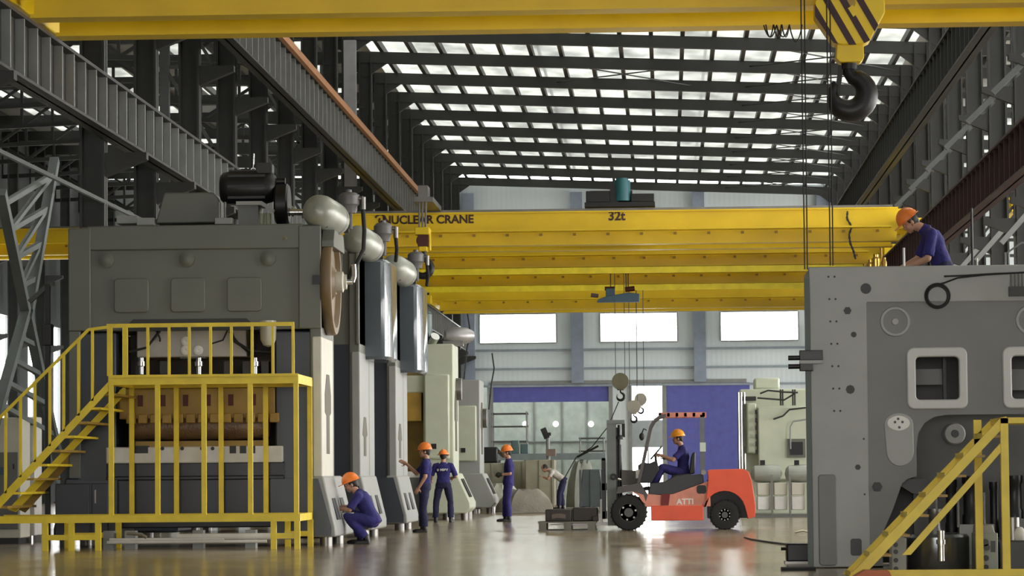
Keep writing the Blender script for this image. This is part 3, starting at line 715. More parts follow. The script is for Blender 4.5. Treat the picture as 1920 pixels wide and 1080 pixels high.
# crumpled tarpaulins over loads
def tarp(px, py_t, w, dep, D, label, m):
    b = B(); n, k = 22, 10; x0 = X(px, 900, D); zt = Z(px, py_t, D); vs = []; fs = []
    for j in range(k+1):
        for i in range(n):
            a = 2*math.pi*i/n; q = j/k; rr = (1-.55*q**2.2)*(1+.10*math.sin(5*a+px)+.07*math.sin(9*a+2*q))
            vs.append((x0+w/2*rr*math.cos(a), D+dep/2*rr*math.sin(a), .02+(zt-.02)*(q**.8)*(1+.05*math.sin(7*a+q*4))))
    for j in range(k):
        for i in range(n): fs.append((j*n+i, j*n+(i+1)%n, (j+1)*n+(i+1)%n, (j+1)*n+i))
    fs.append(tuple(range(k*n, (k+1)*n))); b.add(vs, fs); return tag(b.obj('tarpaulin', m), label, 'tarpaulin', 'tarpaulins over loads')
tarp(940, 908, 1.3, 1.4, 96, 'crumpled pale tarpaulin lying low behind the third worker', mat('pale_tarpaulin', (.42, .42, .35), .8, bump=.5))
tarp(985, 918, 1.6, 1.2, 92, 'grey-brown tarpaulin heap on the floor beside the third worker', mat('brown_tarpaulin', (.25, .23, .19), .8, bump=.5))
tarp(1092, 866, 1.0, 1.4, 105, 'taller grey covered load behind the slate casing', mat('grey_tarpaulin', (.24, .25, .22), .8, bump=.5))
# long work bench and machine bits in front of the doorway
D = 118; t = thing('work_bench', (X(1040, 860, D), D, 0), 'long grey work bench below the doorway lamps', 'bench')
b = B().box(X(930, 860, D), X(1135, 860, D), D, D+1, Z(1040, 862, D), Z(1040, 850, D)); b.obj('bench_top', mat('blue_grey_bench', (.22, .27, .28), .5), t)
b = B()
for px in (934, 985, 1040, 1090, 1130): b.box(X(px, 860, D)-.05, X(px, 860, D)+.05, D+.05, D+.95, 0, Z(1040, 861, D))
b.obj('leg', STEEL, t)
for px0, px1, pyt, lab in ((958, 972, 825, 'narrow teal-grey cabinet on the far work bench'), (975, 990, 832, 'second teal-grey cabinet on the far work bench, nearer the lamps')):
    t = thing('bench_cabinet', (X((px0+px1)/2, 850, D), D+.5, Z(1040, 850, D)), lab, 'cabinet', 'cabinets on the far bench'); m = mat('teal_grey_cabinet', (.10, .17, .17), .5)
    B().box(X(px0, 850, D), X(px1, 850, D), D+.2, D+.8, Z(1040, 850, D), Z(1040, pyt, D)).obj('body', m, t, bevel=.02)
    B().box(X(px0+2, 850, D), X(px1-2, 850, D), D+.18, D+.2, Z(1040, 847, D), Z(1040, pyt+3, D)).obj('door', m, t)
# drill head on a column
D = 112; t = thing('pedestal_drill', (X(1030, 850, D), D, 0), 'slim dark-headed pedestal drill above the bent-over worker', 'machine')
b = B().cyl((X(1029, 850, D), D, 0), (X(1027, 820, D), D, Z(1027, 815, D)), .07); b.obj('column', PALESTEEL, t)
b = B().bar((X(1018, 802, D), D, Z(1018, 803, D)), (X(1026, 822, D), D, Z(1026, 822, D)), .16, .2); b.box(X(1022, 815, D), X(1033, 815, D), D-.12, D+.12, Z(1027, 817, D), Z(1027, 811, D)); b.obj('drill_head', DARKSTEEL, t)
B().box(X(1024, 850, D), X(1042, 850, D), D-.3, D+.3, Z(1030, 855, D), Z(1030, 842, D)).obj('table', mat('brown_machine_table', (.2, .15, .12), .5), t)
# jib machine at the far left behind the third worker
D = 104.2; t = thing('winch_unit', (X(918, 860, D), D, Z(923, 868, 104)), 'dark winch unit with a tilted arm on the pale crate', 'winch')
B().box(X(904, 860, D), X(932, 860, D), D+.3, D+.9, Z(923, 868, 104), Z(918, 838, D)).obj('housing', BLACK, t, bevel=.05)
B().bar((X(926, 838, D), D+.5, Z(926, 840, D)), (X(944, 852, D), D+.5, Z(944, 856, D)), .12, .12).obj('arm', DARKSTEEL, t)
# sling rope running up from behind the forklift
D = 113.2; _f = W(1030, 946, D); b = B().tube([(_f.x, D, .02), W(1080, 858, D), W(1110, 838, D), W(1140, 800, D), W(1160, 753, D)], .02, 6)
b.tube([W(1082, 857, D), W(1122, 836, D)], .045, 6)
tag(b.obj('sling_rope', BLACK), 'dark sling rope slanting up behind the forklift mast', 'rope')
# ----------------------------------------------------------------- pale green press at the far right, with tanks on its bed
D = 80; t = thing('mechanical_press', (X(1455, 900, D), D+1.5, 0), 'pale green press at the far right, behind the forklift, with silver tanks along its foot', 'press')
bx = lambda b, a, c, p, q, y0, y1: b.box(X(a, 850, D), X(c, 850, D), y0, y1, Z(1450, q, D), Z(1450, p, D))
b = B(); bx(b, 1390, 1525, 728, 965, D+.6, D+2.6); bx(b, 1422, 1525, 762, 900, D+.2, D+.6); bx(b, 1402, 1420, 755, 850, D+.3, D+.6); b.obj('frame', MACHPALE, t, bevel=.04)
b = B(); bx(b, 1418, 1466, 706, 728, D+.9, D+2); b.obj('motor_cover', MACHPALE, t, bevel=.05)
b = B()
for px in (1386, 1391, 1397): b.cyl((X(px, 800, D), D+.45, Z(1390, 880, D)), (X(px, 800, D), D+.45, Z(1390, 735, D)), .03, n=8)
b.obj('pipe', CHROME, t)
b = B(); bx(b, 1477, 1511, 823, 858, D+.13, D+.2); pn = b.obj('control_panel', MACH, t); b = B(); bx(b, 1482, 1506, 829, 853, D+.1, D+.13); b.obj('screen', BLACK, pn)
b = B(); bx(b, 1392, 1420, 742, 750, D+.5, D+.6); b.tube([W(1425, 738, D+.1), W(1440, 732, D+.1), W(1470, 735, D+.1), W(1496, 736, D+.1)], .025, 6); b.tube([W(1420, 746, D+.1), W(1470, 750, D+.1), W(1490, 738, D+.1)], .025, 6)
for px in (1464, 1468, 1487, 1491): b.cyl((X(px, 745, D), D+.12, Z(px, 760, D)), (X(px, 745, D), D+.12, Z(px, 730, D)), .022, n=6)
b.tube([W(1450, 786, D+.1), W(1468, 780, D+.1), W(1480, 768, D+.1), W(1514, 764, D+.1)], .025, 6); b.obj('hose', DARKSTEEL, t)
b = B()
for k in range(6): bx(b, 1417, 1421, 768+k*15, 776+k*15, D+.15, D+.2)
b.obj('slot', BLACK, t)
b = B().tube([W(1482, 842, D+.1), W(1482, 800, D+.1), W(1488, 790, D+.1), W(1514, 786, D+.1)], .02, 6); b.obj('conduit', PALESTEEL, t)
for i, px in enumerate((1430, 1494)):
    b = B(); c = W(px, 888, D-1.0); b.lathe([(.0, -.3), (.13, -.27), (.2, -.2), (.22, 0), (.22, .3), (.2, .42), (.0, .48)], c, (1, 0, 0)); o = b.obj('air_tank', SILVER, t)
    B().box(c.x-.06, c.x+.06, c.y-.06, c.y+.06, c.z+.2, c.z+.33).obj('valve', BLACK, o)
b = B(); bx(b, 1412, 1524, 964, 978, D-1.4, D+2.6); b.obj('base', MACHMID, t)
k = 0
for row_, (p, q) in enumerate(((905, 928), (930, 955))):
    for px in (1416, 1447, 1479, 1512):
        b = B(); bx(b, px, px+24, p, q, D-1.35, D-.7); o = b.obj('counterweight_box', WHITEP if row_ else MACHCREAM, t, bevel=.02)
b = B()
for px in (1443, 1476, 1509): bx(b, px-2, px+2, 890, 964, D-1.45, D-1.35)
b.obj('clamp', IRON, t)
# floor cable and steel offcuts
b = B().tube([W(1396, 1008, 54) + Vector((0, 0, 0))] + [Vector((G.x, G.y, .015)) for G in (W(1410, 1018, 52), W(1440, 1024, 50), W(1480, 1029, 48))], .015, 6)
tag(b.obj('floor_cable', BLACK), 'black cable end curling up from the floor before the grey machine', 'cable')
# ================================================================= the row of big presses at the left
PXR, PXL = -5.42, -9.45                    # right and left faces
def keyhole(x, y, z0, z1, t=.02):
    """tall dark slot, wide above and narrow below, on a face looking down the +x side"""
    b = B(); zm = z0+(z1-z0)*.48
    b.prism([(y-.45, zm+.05), (y-.22, zm), (y-.22, z0), (y+.22, z0), (y+.22, zm), (y+.45, zm+.05), (y+.45, z1-.32), (y+.2, z1), (y-.2, z1), (y-.45, z1-.32)], x-.01, x+t, 'yz'); return b
KEYDARK = mat('slot_shadow_grey', (.10, .09, .06), .6)
def press(D, label, crown=MACH, top=5.08, slate_top=3.4, hood=False, wheel=False, body=MACHBLUE):
    s = 1
    t = thing('mechanical_press', ((PXL+PXR)/2, D+.95, 0), label, 'press', 'big presses in a row')
    y0, y1 = D, D+1.85
    # uprights: slate inner column, grey outer cheek
    for xa, sg in ((PXL, 1), (PXR, -1)):
        b = B().box(xa+sg*.02, xa+sg*.75, y0+.06, y1-.06, .12, slate_top); u = b.obj('upright', body, t, bevel=.03)
        b = B().box(xa, xa+sg*.19, y0, y1, 1.0, top-.02); b.box(xa, xa+sg*(.07 if hood else .36), y0-.03, y1, 3.42, top-.02); ck = b.obj('cheek', crown if wheel else MACH, u, bevel=.02)
        b = B().box(xa-sg*.004, xa+sg*.15, y0-.02, y1-.2, 1.05, 3.30); sg < 0 and b.obj('lit_side_cover', MACHCREAM if wheel else MACHLT, u, bevel=.02)  # lit side face, its brightness put into a paler paint
        if sg < 0:
            keyhole(xa-.01, y0+.85, 1.45, 2.72 if wheel else 2.15).obj('keyhole_slot', KEYDARK, u)
        # splayed foot cover with vents
        e = xa-sg*.22; yk = D+2.75 if sg < 0 else y1+.1
        b = B().prism([(xa+sg*.2, 1.1), (xa-sg*.03, 1.1), (e, .30), (e, .14), (xa+sg*.2, .14)], y0-.12, yk); fc = b.obj('foot_cover', MACHLT if sg < 0 else body, t, bevel=.03)  # aisle side paler than its front: the lit face in the colour
        b = B().prism([(xa+sg*.8, 1.06), (xa+sg*.05, 1.06), (e+sg*.07, .3), (e+sg*.07, .16), (xa+sg*.8, .16)], y0-.16, y0-.1); b.obj('foot_front', body, fc)
        if sg < 0:
            b = B(); n = Vector((.8, 0, .19)).normalized()
            for k in range(2):
                ya = y0+.55+k*1.2; p = Vector((xa+.095, ya, .74)); q = Vector((xa+.19, ya, .40))
                b.bar(p+n*.012, q+n*.012, .03, .5, (0, 1, 0))
            b.obj('vent', BLACK, fc)
        for yy in (y0+.05, y1-.05):
            b = B().cyl((xa-sg*.05, yy, 0), (xa-sg*.05, yy, .15), .1, n=12); b.obj('levelling_foot', IRON, t)
    # crown, seam lines, covers
    b = B().box(PXL+.2, PXR-.18, y0+.05, y1, 3.42, top); cr = b.obj('crown', crown, t, bevel=.02)
    b = B().box(PXL+.3, PXR-.3, y0-.02, y1-.2, top-.38, top+.01); b.obj('cap_plate', crown, cr, bevel=.02)
    b = B()
    for k in range(3):
        x = X(246+106*k, 552, 50.3); b.prism(rrect(x-.275, x+.275, Z(350, 585, 50.3), Z(350, 521, 50.3), .06), y0-.0, y0+.06)
    b.obj('access_cover', crown, cr, bevel=.012)
    b = B()
    for px in (199, 350, 502):
        x = X(px, 484, 50.3); b.lathe([(.125, 0), (.125, -.05), (.10, -.06), (.05, -.075), (.0, -.075)], (x, y0+.05, Z(350, 486, 50.3)), (0, 1, 0), 22)
    b.obj('boss', crown, cr)
    # opening edge (dark slope above the slide)
    b = B().prism([(X(225, 610, 50.3), 3.415), (X(250, 597, 50.3), 3.60), (X(462, 597, 50.3), 3.60), (X(488, 610, 50.3), 3.415)], y0-.01, y0+.06); b.obj('opening_lip', DARKSTEEL, cr)
    b = B().box(X(256, 640, 50.5), X(462, 640, 50.5), y0+.2, y1-.2, 3.0, 3.5); b.box(PXL+.75, PXR-.75, y0+.5, y1-.2, 2.5, 3.5) if not wheel else None; sl = b.obj('slide', mat('slide_pinkish_grey', (.36, .33, .31), .4) if wheel else MACHPALE, t, bevel=.02)
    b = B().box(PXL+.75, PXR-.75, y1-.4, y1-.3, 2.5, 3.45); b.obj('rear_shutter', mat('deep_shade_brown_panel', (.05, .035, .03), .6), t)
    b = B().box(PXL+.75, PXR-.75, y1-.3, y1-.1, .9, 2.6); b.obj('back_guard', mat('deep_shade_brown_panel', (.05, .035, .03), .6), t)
    b = B().box(PXL+.8, PXR-.75, y0+.05, y1-.3, 2.02, 2.5); ram = b.obj('upper_die', OCHRE, t, bevel=.02)
    b = B()
    for k in range(13):
        x = PXL+.92+k*.19; b.box(x, x+.15, y0-.02, y0+.2, 1.95, 2.10)
    b.obj('die_tooth', OCHRE, ram, bevel=.015)
    b = B()
    for k in range(6):
        x = PXL+1.1+k*.36; b.box(x, x+.08, y0+.02, y0+.06, 2.22, 2.40)
    b.cut(); b.obj('die_slot', mat('dark_red_slot', (.10, .02, .015), .6), ram)
    b = B().lathe([(.0, -1.12), (.17, -1.1), (.2, -1.0), (.215, -.4), (.205, 0), (.215, .5), (.2, 1.02), (.17, 1.1), (0, 1.12)], (X(371, 795, 50.3), y0+.27, 1.90), (1, 0, 0), 22); b.obj('wrapped_roll', BROWN, t)
    b = B().box(PXL+1.05, PXR-.9, y0+.1, y0+.5, 1.58, 1.67); b.obj('die_shoe', OCHRE, t)
    b = B().box(PXL+.6, PXR-.62, y0-.02, y1-.3, 1.32, 1.58); bo = b.obj('bolster', WHITEP, t, bevel=.02)
    b = B()
    for px in (305, 342, 379, 399): b.cyl((X(px, 842, 50.3), y0-.03, Z(px, 841, 50.3)), (X(px, 842, 50.3), y0+.1, Z(px, 841, 50.3)), .03, n=12)
    for px, w in ((262, 32), (437, 12), (456, 12), (474, 10)): b.box(X(px-w/2, 842, 50.3), X(px+w/2, 842, 50.3), y0-.03, y0+.1, Z(px, 850, 50.3), Z(px, 836, 50.3))
    b.obj('bolster_hole', BLACK, bo)
    b = B().box(PXL+.6, PXR-.6, y0+.02, y1, .30, 1.33); b.box(PXL+.6, PXR-.6, y0-.02, y0+.1, 1.05, 1.12); bd = b.obj('bed', mat('deep_slate_bed', (.02, .022, .034), .4), t, bevel=.02)
    # air receiver lying along the top edge
    b = B().lathe([(.0, -.1), (.12, -.08), (.21, -.03), (.265, .08), (.28, .22), (.28, .72), (.262, .74), (.262, .80), (.28, .82), (.26, .95), (.2, 1.02), (.17, 1.22), (.1, 1.32), (0, 1.33)], (PXR-.06, y0, top+.22), (.19, 1, -.10), 26); tk = b.obj('air_receiver', SILVER, t)
    b = B().box(PXR-.14, PXR+.1, y0+.1, y0+.3, top-.05, top+.0); b.box(PXR-.2, PXR+.15, y0+.9, y0+1.1, top-.05, top+.05); b.obj('saddle', crown, t)
    # valve with hose
    vx, vy, vz = PXR+.33, y0+1.15, top+.42
    b = B().lathe([(.12, -.16), (.14, -.05), (.17, -.02), (.17, .12), (.12, .17), (.05, .18), (.05, .22), (.0, .23)], (vx, vy, vz), (0, 0, 1), 16); v = b.obj('valve', mat('grey_valve_body', (.15, .145, .15), .45), t)
    b = B().cyl((vx-.26, vy, vz), (vx-.1, vy, vz), .05, n=10); b.cyl((vx+.1, vy, vz+.08), (vx+.23, vy, vz+.08), .04, n=10); b.cyl((vx+.23, vy, vz+.1), (vx+.23, vy, vz-.1), .045, n=10); b.obj('fitting', IRON, v)
    b = B().cyl((vx, vy, vz-.16), (vx, vy, vz-.42), .06); b.cyl((vx, vy, vz-.42), (PXR-.1, vy, top-.0), .06); b.obj('valve_stand', mat('dark_stand', (.06, .06, .06), .5), v)
    hz = 4.1
    b = B().tube([(vx+.23, vy, vz-.1), (vx+.25, vy, vz-.45), (vx+.24, vy-.05, vz-.75), (vx+.12, vy-.2, vz-1.05), (vx+.02, vy-.3, vz-1.25)] if wheel else [(vx+.23, vy, vz-.1), (vx+.24, vy+.1, vz-.3), (vx+.2, vy+.3, vz-.5)], .035, 8); b.obj('hose', RUBBER, v)
    if wheel:
        cy, cz = y0+.75, Z(610, 528, 50.9)
        b = B().lathe([(.84, -.0), (.86, .03), (.86, .13), (.84, .16), (.74, .16), (.70, .08), (.3, .08), (.2, .16), (0, .16)], (PXR+.0, cy, cz), (1, 0, 0), 40); w = b.obj('flywheel', mat('brown_flywheel', (.17, .115, .06), .45), t)
        b = B().lathe([(.17, .15), (.17, .27), (.12, .29), (.12, .33), (0, .33)], (PXR, cy, cz), (1, 0, 0), 20); b.obj('hub', MACHCREAM, w)
        b = B().cyl((PXR+.3, cy, cz), (PXR+.42, cy, cz), .045, n=10); b.tube([(PXR+.42, cy, cz), (PXR+.45, cy, cz+.1), (PXR+.44, cy, cz+.28)], .04, 8); b.obj('rotary_union', CHROME, w)
        b = B().tube([(PXR+.44, cy, cz+.28), (vx+.02, vy-.3, vz-1.25)], .035, 8); b.obj('hose', RUBBER, w)
        b = B().prism([(y0+.05, top-.25), (y0+.2, top-.08), (y1-.3, top-.08), (y1-.15, top-.25), (y1-.15, top-.36), (y0+.05, top-.36)], PXR, PXR+.2, 'yz'); b.obj('wheel_guard', MACH, t, bevel=.01)
        b = B().tube([(PXR+.1, y0+.02, 4.35), (PXR+.06, y0+.3, 4.0), (PXR+.12, y0+.4, 3.6)], .02, 6); b.box(PXR-.14, PXR+.01, y0-.05, y0+.2, 4.12, 4.27); b.obj('brake_line', BLACK, t)
    if hood:
        b = B().prism([(PXR-.25, y0+1.05), (PXR+.34, y0+1.05), (PXR+.43, y0+1.5), (PXR+.43, y0+2.9), (PXR+.3, y0+3.1), (PXR-.25, y0+3.1)], 3.2, 5.02, 'xy'); h = b.obj('gear_hood', HOOD, t)
        m = h.modifiers.new('edge', 'BEVEL'); m.width = .055; m.segments = 1
        b = B().box(PXR-.35, PXR+.02, y1-.02, y0+3.1, 3.5, 4.8); b.obj('hood_mount', MACH, t)
        b = B().box(PXR-.1, PXR-.01, y1-.02, y0+2.9, 1.0, 3.3); b.obj('rear_cheek', MACHLT, t)
    return t
p1 = press(50.3, 'nearest grey press behind the yellow cage and platform, motor on its crown', wheel=True)
p2 = press(56.6, 'slate press just behind the crouching worker, with the larger grey-blue side hood', hood=True, slate_top=5.0)
p3 = press(64.2, 'slate press behind the worker reaching out, with the second grey-blue side hood', hood=True, slate_top=5.0)
# things on the crown of the nearest press
D = 51.0
b = B().prism([(X(295, 420, D), Z(350, 420, D)), (X(312, 362, D), Z(350, 363, D)), (X(402, 362, D), Z(350, 363, D)), (X(412, 376, D), Z(350, 376, D)), (X(412, 420, D), Z(350, 420, D))], D-.2, D+.7); b.obj('crown_housing', MACH, p1, bevel=.02)
b = B().box(X(222, 410, D), X(262, 410, D), D-.2, D+.3, Z(250, 421, D), Z(250, 406, D)); b.box(X(262, 410, D), X(294, 410, D), D-.3, D+.2, Z(280, 425, D), Z(280, 411, D)); b.box(X(409, 410, D), X(442, 410, D), D-.4, D-.1, Z(425, 424, D), Z(425, 412, D)); b.obj('terminal_box', MACHLT, p1, bevel=.01)
zc = Z(468, 352, D); xa, xb = X(413, 352, D), X(520, 352, D)
b = B().lathe([(.0, 0), (.2, .01), (.25, .06), (.27, .16), (.27, .72), (.24, .84), (.18, .9), (0, .92)], (xa, D, zc), (1, 0, 0), 24); mo = b.obj('main_motor', BLACK, p1)
b = B()
for k in range(9):
    a = math.radians(20+k*40); b.box(xa+.15, xa+.75, D-.01+.27*math.cos(a)-.01, D+.27*math.cos(a)+.01, zc+.27*math.sin(a)-.02, zc+.27*math.sin(a)+.02)
b.obj('cooling_rib', BLACK, mo)
b = B().prism(rrect(X(483, 315, D), X(512, 315, D), Z(498, 326, D), Z(498, 307, D), .04), D-.15, D+.15); b.obj('junction_box', DARKSTEEL, mo)
b = B().ring((X(475, 318, D), D, Z(475, 319, D)), (0, 1, 0), .035, .012, 14, 6); b.tube([(X(475, 318, D), D, Z(475, 317, D)), (X(476, 290, D), D, Z(476, 288, D))], .012, 6); b.obj('lifting_eye', CHROME, mo)
b = B().prism([(X(448, 384, D), Z(448, 388, D)), (X(448, 384, D), Z(448, 381, D)), (X(496, 384, D), Z(448, 381, D)), (X(520, 395, D), Z(448, 398, D)), (X(518, 395, D), Z(448, 404, D)), (X(494, 384, D), Z(448, 388, D))], D-.35, D+.35); b.obj('motor_plate', MACHLT, p1)
b = B().box(X(450, 400, D), X(488, 400, D), D-.25, D+.3, Z(470, 424, D), Z(470, 387, D)); b.obj('motor_pedestal', MACHMID, p1)
b = B()
for px in (494, 506): b.cyl((X(px, 410, D), D-.2, Z(px, 423, D)), (X(px, 410, D), D-.2, Z(px, 402, D)), .045, n=10)
b.obj('damper', mat('pale_green_damper', (.4, .42, .28), .5), p1)
b = B()
for px in (416, 427): b.cyl((X(px, 390, D), D-.3, Z(px, 412, D)), (X(px, 390, D), D-.3, Z(px, 382, D)), .025, n=8)
b.obj('adjusting_bolt', CHROME, p1)
b = B().lathe([(.0, 0), (.3, .0), (.33, .03), (.33, .19), (.3, .22), (0, .22)], (X(517, 380, D), D, Z(530, 383, D)), (1, 0, 0), 26); b.cyl((X(519, 350, D), D, Z(525, 340, D)), (X(535, 350, D), D, Z(525, 340, D)), .06); b.obj('brake_drum', BLACK, p1)
b = B().cyl((X(545, 398, D), D, Z(545, 398, D)), (X(572, 398, D), D, Z(545, 398, D)), .055, n=14); b.lathe([(.07, 0), (.07, .04), (.05, .04), (.05, .06), (.07, .06), (.07, .1)], (X(540, 398, D), D, Z(545, 398, D)), (1, 0, 0), 14); b.obj('shaft', CHROME, p1)
b = B().tube([(X(530, 446, 50.2), 50.22, Z(530, 450, 50.2)), (X(534, 446, 50.2), 50.2, Z(534, 443, 50.2)), (X(538, 446, 50.2), 50.22, Z(538, 447, 50.2))], .014, 6); b.obj('grease_nipple', CHROME, p1)
# slide fittings seen through the railing
D = 50.55; b = B()
for px, py in ((349, 640), (349, 657), (373, 657)): b.lathe([(.075, 0), (.075, -.06), (.05, -.07), (.02, -.07), (0, -.06)], (X(px, py, D), D, Z(px, py, D)), (0, 1, 0), 18)
b.obj('gauge', mat('gauge_white', (.7, .68, .68), .35), p1)
b = B().box(X(338, 650, D), X(385, 650, D), D+.0, D+.1, Z(360, 672, D), Z(360, 632, D)); b.obj('manifold', MACHMID, p1)
b = B()
for px in (265, 373, 478): b.lathe([(.05, 0), (.05, .12), (.075, .13), (.075, .2), (.05, .2), (.05, .26)], (X(px, 690, D-.1), D-.1, Z(px, 702, D)), (0, 0, 1), 14)
b.obj('cylinder_rod', CHROME, p1)
b = B()
for a, c in (((290, 612), (300, 640)), ((395, 645), (430, 612)), ((430, 622), (465, 660))):
    p, q = W(*a, D-.05), W(*c, D-.05); b.tube([p, (p+q)/2+Vector((.05, -.03, -.08)), q], .014, 6)
b.tube([W(430, 612, D-.05), W(440, 640, D-.1), W(470, 658, D-.1), W(535, 662, D-.1)], .025, 6); b.tube([W(240, 660, D-.1), W(275, 652, D-.1), W(300, 620, D-.1)], .022, 6); b.obj('hydraulic_hose', RUBBER, p1)
b = B()
for px, py in ((283, 622), (323, 618), (411, 620), (442, 614)): b.ring((X(px, py, D-.02), D-.02, Z(px, py, D)), (0, 1, 0), .045, .014, 16, 6)
b.obj('hose_clamp', DARKSTEEL, p1)
b = B().lathe([(0, 0), (.08, .03), (.125, .12), (.13, .3), (.13, .42), (0, .42)], (X(503, 640, D-.2), D-.2, Z(503, 652, D)), (0, 0, 1), 18); b.obj('oil_bottle', mat('milky_plastic', (.5, .48, .42), .3), p1)
b = B()
for px in (255, 300, 420, 455, 490): b.box(X(px, 690, D-.1), X(px+14, 690, D-.1), D-.12, D+.1, Z(px, 702, D), Z(px, 678, D))
b.obj('clamp_block', DARKSTEEL, p1)
# conveyor bits and white pipes on the floor under the platform
D = 51.0; b = B()
t = thing('pipe_bundle', (X(390, 1005, 48.9), 48.9, 0), 'white pipes lying on the floor under the yellow platform', 'pipes')
for px0, px1, py, r in ((330, 552, 1006, .05), (205, 420, 1012, .03), (200, 500, 1016, .025)):
    p = W(px0, py, 48.9); q = W(px1, py, 48.9); b = B().cyl((p.x, 48.9+r, r+.0+max(0, (p.z+q.z)/2-r)), (q.x, 48.9+r, r+max(0, (p.z+q.z)/2-r)), r, n=10); b.obj('pipe', WHITEP, t)
b = B()
for px in (205, 245, 372, 470): b.box(X(px, 1000, 49.2)-.06, X(px, 1000, 49.2)+.1, 49.0, 49.25, 0, .28)
b.obj('support_block', PALESTEEL, t)
b = B().tube([W(238, 1000, 48.8), W(265, 1002, 48.8), W(275, 1008, 48.8)], .03, 6); b.obj('elbow', CHROME, t)
# ================================================================= yellow guard platform in front of the nearest press
DF, DR = 48.2, 50.1
def vx(px, D=DF): return X(px, 840, D)
zt, zbm = Z(400, 714, DF), Z(400, 971, DF)
t = thing('guard_platform', (vx(382), DF+.9, 0), 'yellow guard cage and railed platform in front of the nearest press', 'platform')
for px in (208, 295, 382, 469, 555):
    x = vx(px)
    for y in (DF, DR-.04): B().box(x-.036, x+.036, y, y+.07, zbm, zt).obj('post', RAILYEL, t)
x0, x1 = vx(204), vx(560)
b = B().box(x0, x1, DF-.01, DF+.08, zt-.05, zt+.06); b.box(x0, x1, DR-.05, DR+.03, zt-.05, zt+.06)
for px in (208, 555): b.box(vx(px)-.04, vx(px)+.04, DF, DR, zt-.05, zt+.06)
b.obj('top_frame', RAILYEL, t)
B().box(x0, x1, DF-.03, DR, zt+.06, zt+.09).obj('deck', RAILYEL, t)
B().box(x0, x1, DF-.04, DF-.02, zt+.06, zt+.10).obj('toe_board', RAILYEL, t)
b = B().box(vx(-40), vx(560), DF-.02, DF+.08, zbm-.06, zbm+.05); b.box(vx(-40), vx(560), DR-.06, DR+.02, zbm-.06, zbm+.05); b.box(vx(552), vx(560), DF, DR, zbm-.06, zbm+.05); b.obj('base_frame', RAILYEL, t)
zr = Z(380, 609, DF)
r = B().box(vx(230), vx(552), DF, DF+.05, zr-.03, zr+.03); r.box(vx(200), vx(230), DF, DF+.05, zr-.03, zr+.03); rl = r.obj('handrail', RAILYEL, t)
for px in (203, 208, 232, 237, 277, 317, 355, 395, 434, 473, 512, 550):
    x = vx(px); B().box(x-.02, x+.02, DF+.005, DF+.045, zt+.09, zr).obj('baluster', RAILYEL, rl)
for xa, xb in ((78, 188), (506, 560)):
    for px in ((xa+6, 133, 183) if xa < 100 else (512, 556)):
        for y in ((DF, DR-.1) if xa > 100 or px != 133 else (DF,)): B().box(vx(px)-.042, vx(px)+.042, y, y+.085, 0, zbm-.06).obj('leg', RAILYEL, t)
    b = B()
    for z in (.2,):
        b.box(vx(xa), vx(xb), DF+.01, DF+.07, z-.04, z+.04); b.box(vx(xa), vx(xb), DR-.09, DR-.03, z-.04, z+.04)
    b.obj('leg_brace', RAILYEL, t)
# access stair at the left
t = thing('access_stair', (vx(90), DF+.9, 0), 'yellow access stair climbing to the cage platform at the left', 'stair')
sx1, sz1 = vx(203), Z(203, 716, DF); sx0, sz0 = vx(-22), Z(-22, 955, DF)
for y, m in ((DF, RAILYEL), (DF+1.55, RAILYEL)):
    b = B().prism([(sx0-.02, sz0-.02), (sx0+.1, sz0-.06), (sx1, sz1-.14), (sx1, sz1)], y, y+.05); b.obj('stringer', m, t)
n = 9
for i in range(n):
    k = (i+.6)/n; x = sx0+(sx1-sx0)*k; z = sz0+(sz1-sz0)*k-.1; B().box(x-.09, x+.16, DF+.05, DF+2.3, z-.02, z+.015).obj('tread', RAILYEL if i % 2 else OCHRE, t)
b = B().prism([(sx0-.02, sz0-.02), (sx0+.1, sz0-.08), (sx1, sz1-.14), (sx1, sz1-.02)], DF+2.3, DF+2.34); b.obj('stringer', OCHRE, t)
hx1, hz1 = vx(166), Z(166, 618, DF); hx0, hz0 = vx(-15), Z(-15, 797, DF)
b = B().bar((hx0, DF+.02, hz0), (hx1, DF+.02, hz1), .045, .045); b.bar((hx1, DF+.02, hz1), (vx(204), DF+.02, Z(204, 613, DF)), .045, .045); hr = b.obj('handrail', RAILYEL, t)
for px in (10, 38, 65, 93, 119, 147, 173):
    x = vx(px); k = (x-hx0)/(hx1-hx0); za = hz0+(hz1-hz0)*min(1, k); k2 = (x-sx0)/(sx1-sx0); zb2 = sz0+(sz1-sz0)*k2-.03
    B().box(x-.02, x+.02, DF+.0, DF+.04, zb2, za).obj('baluster', RAILYEL, hr)
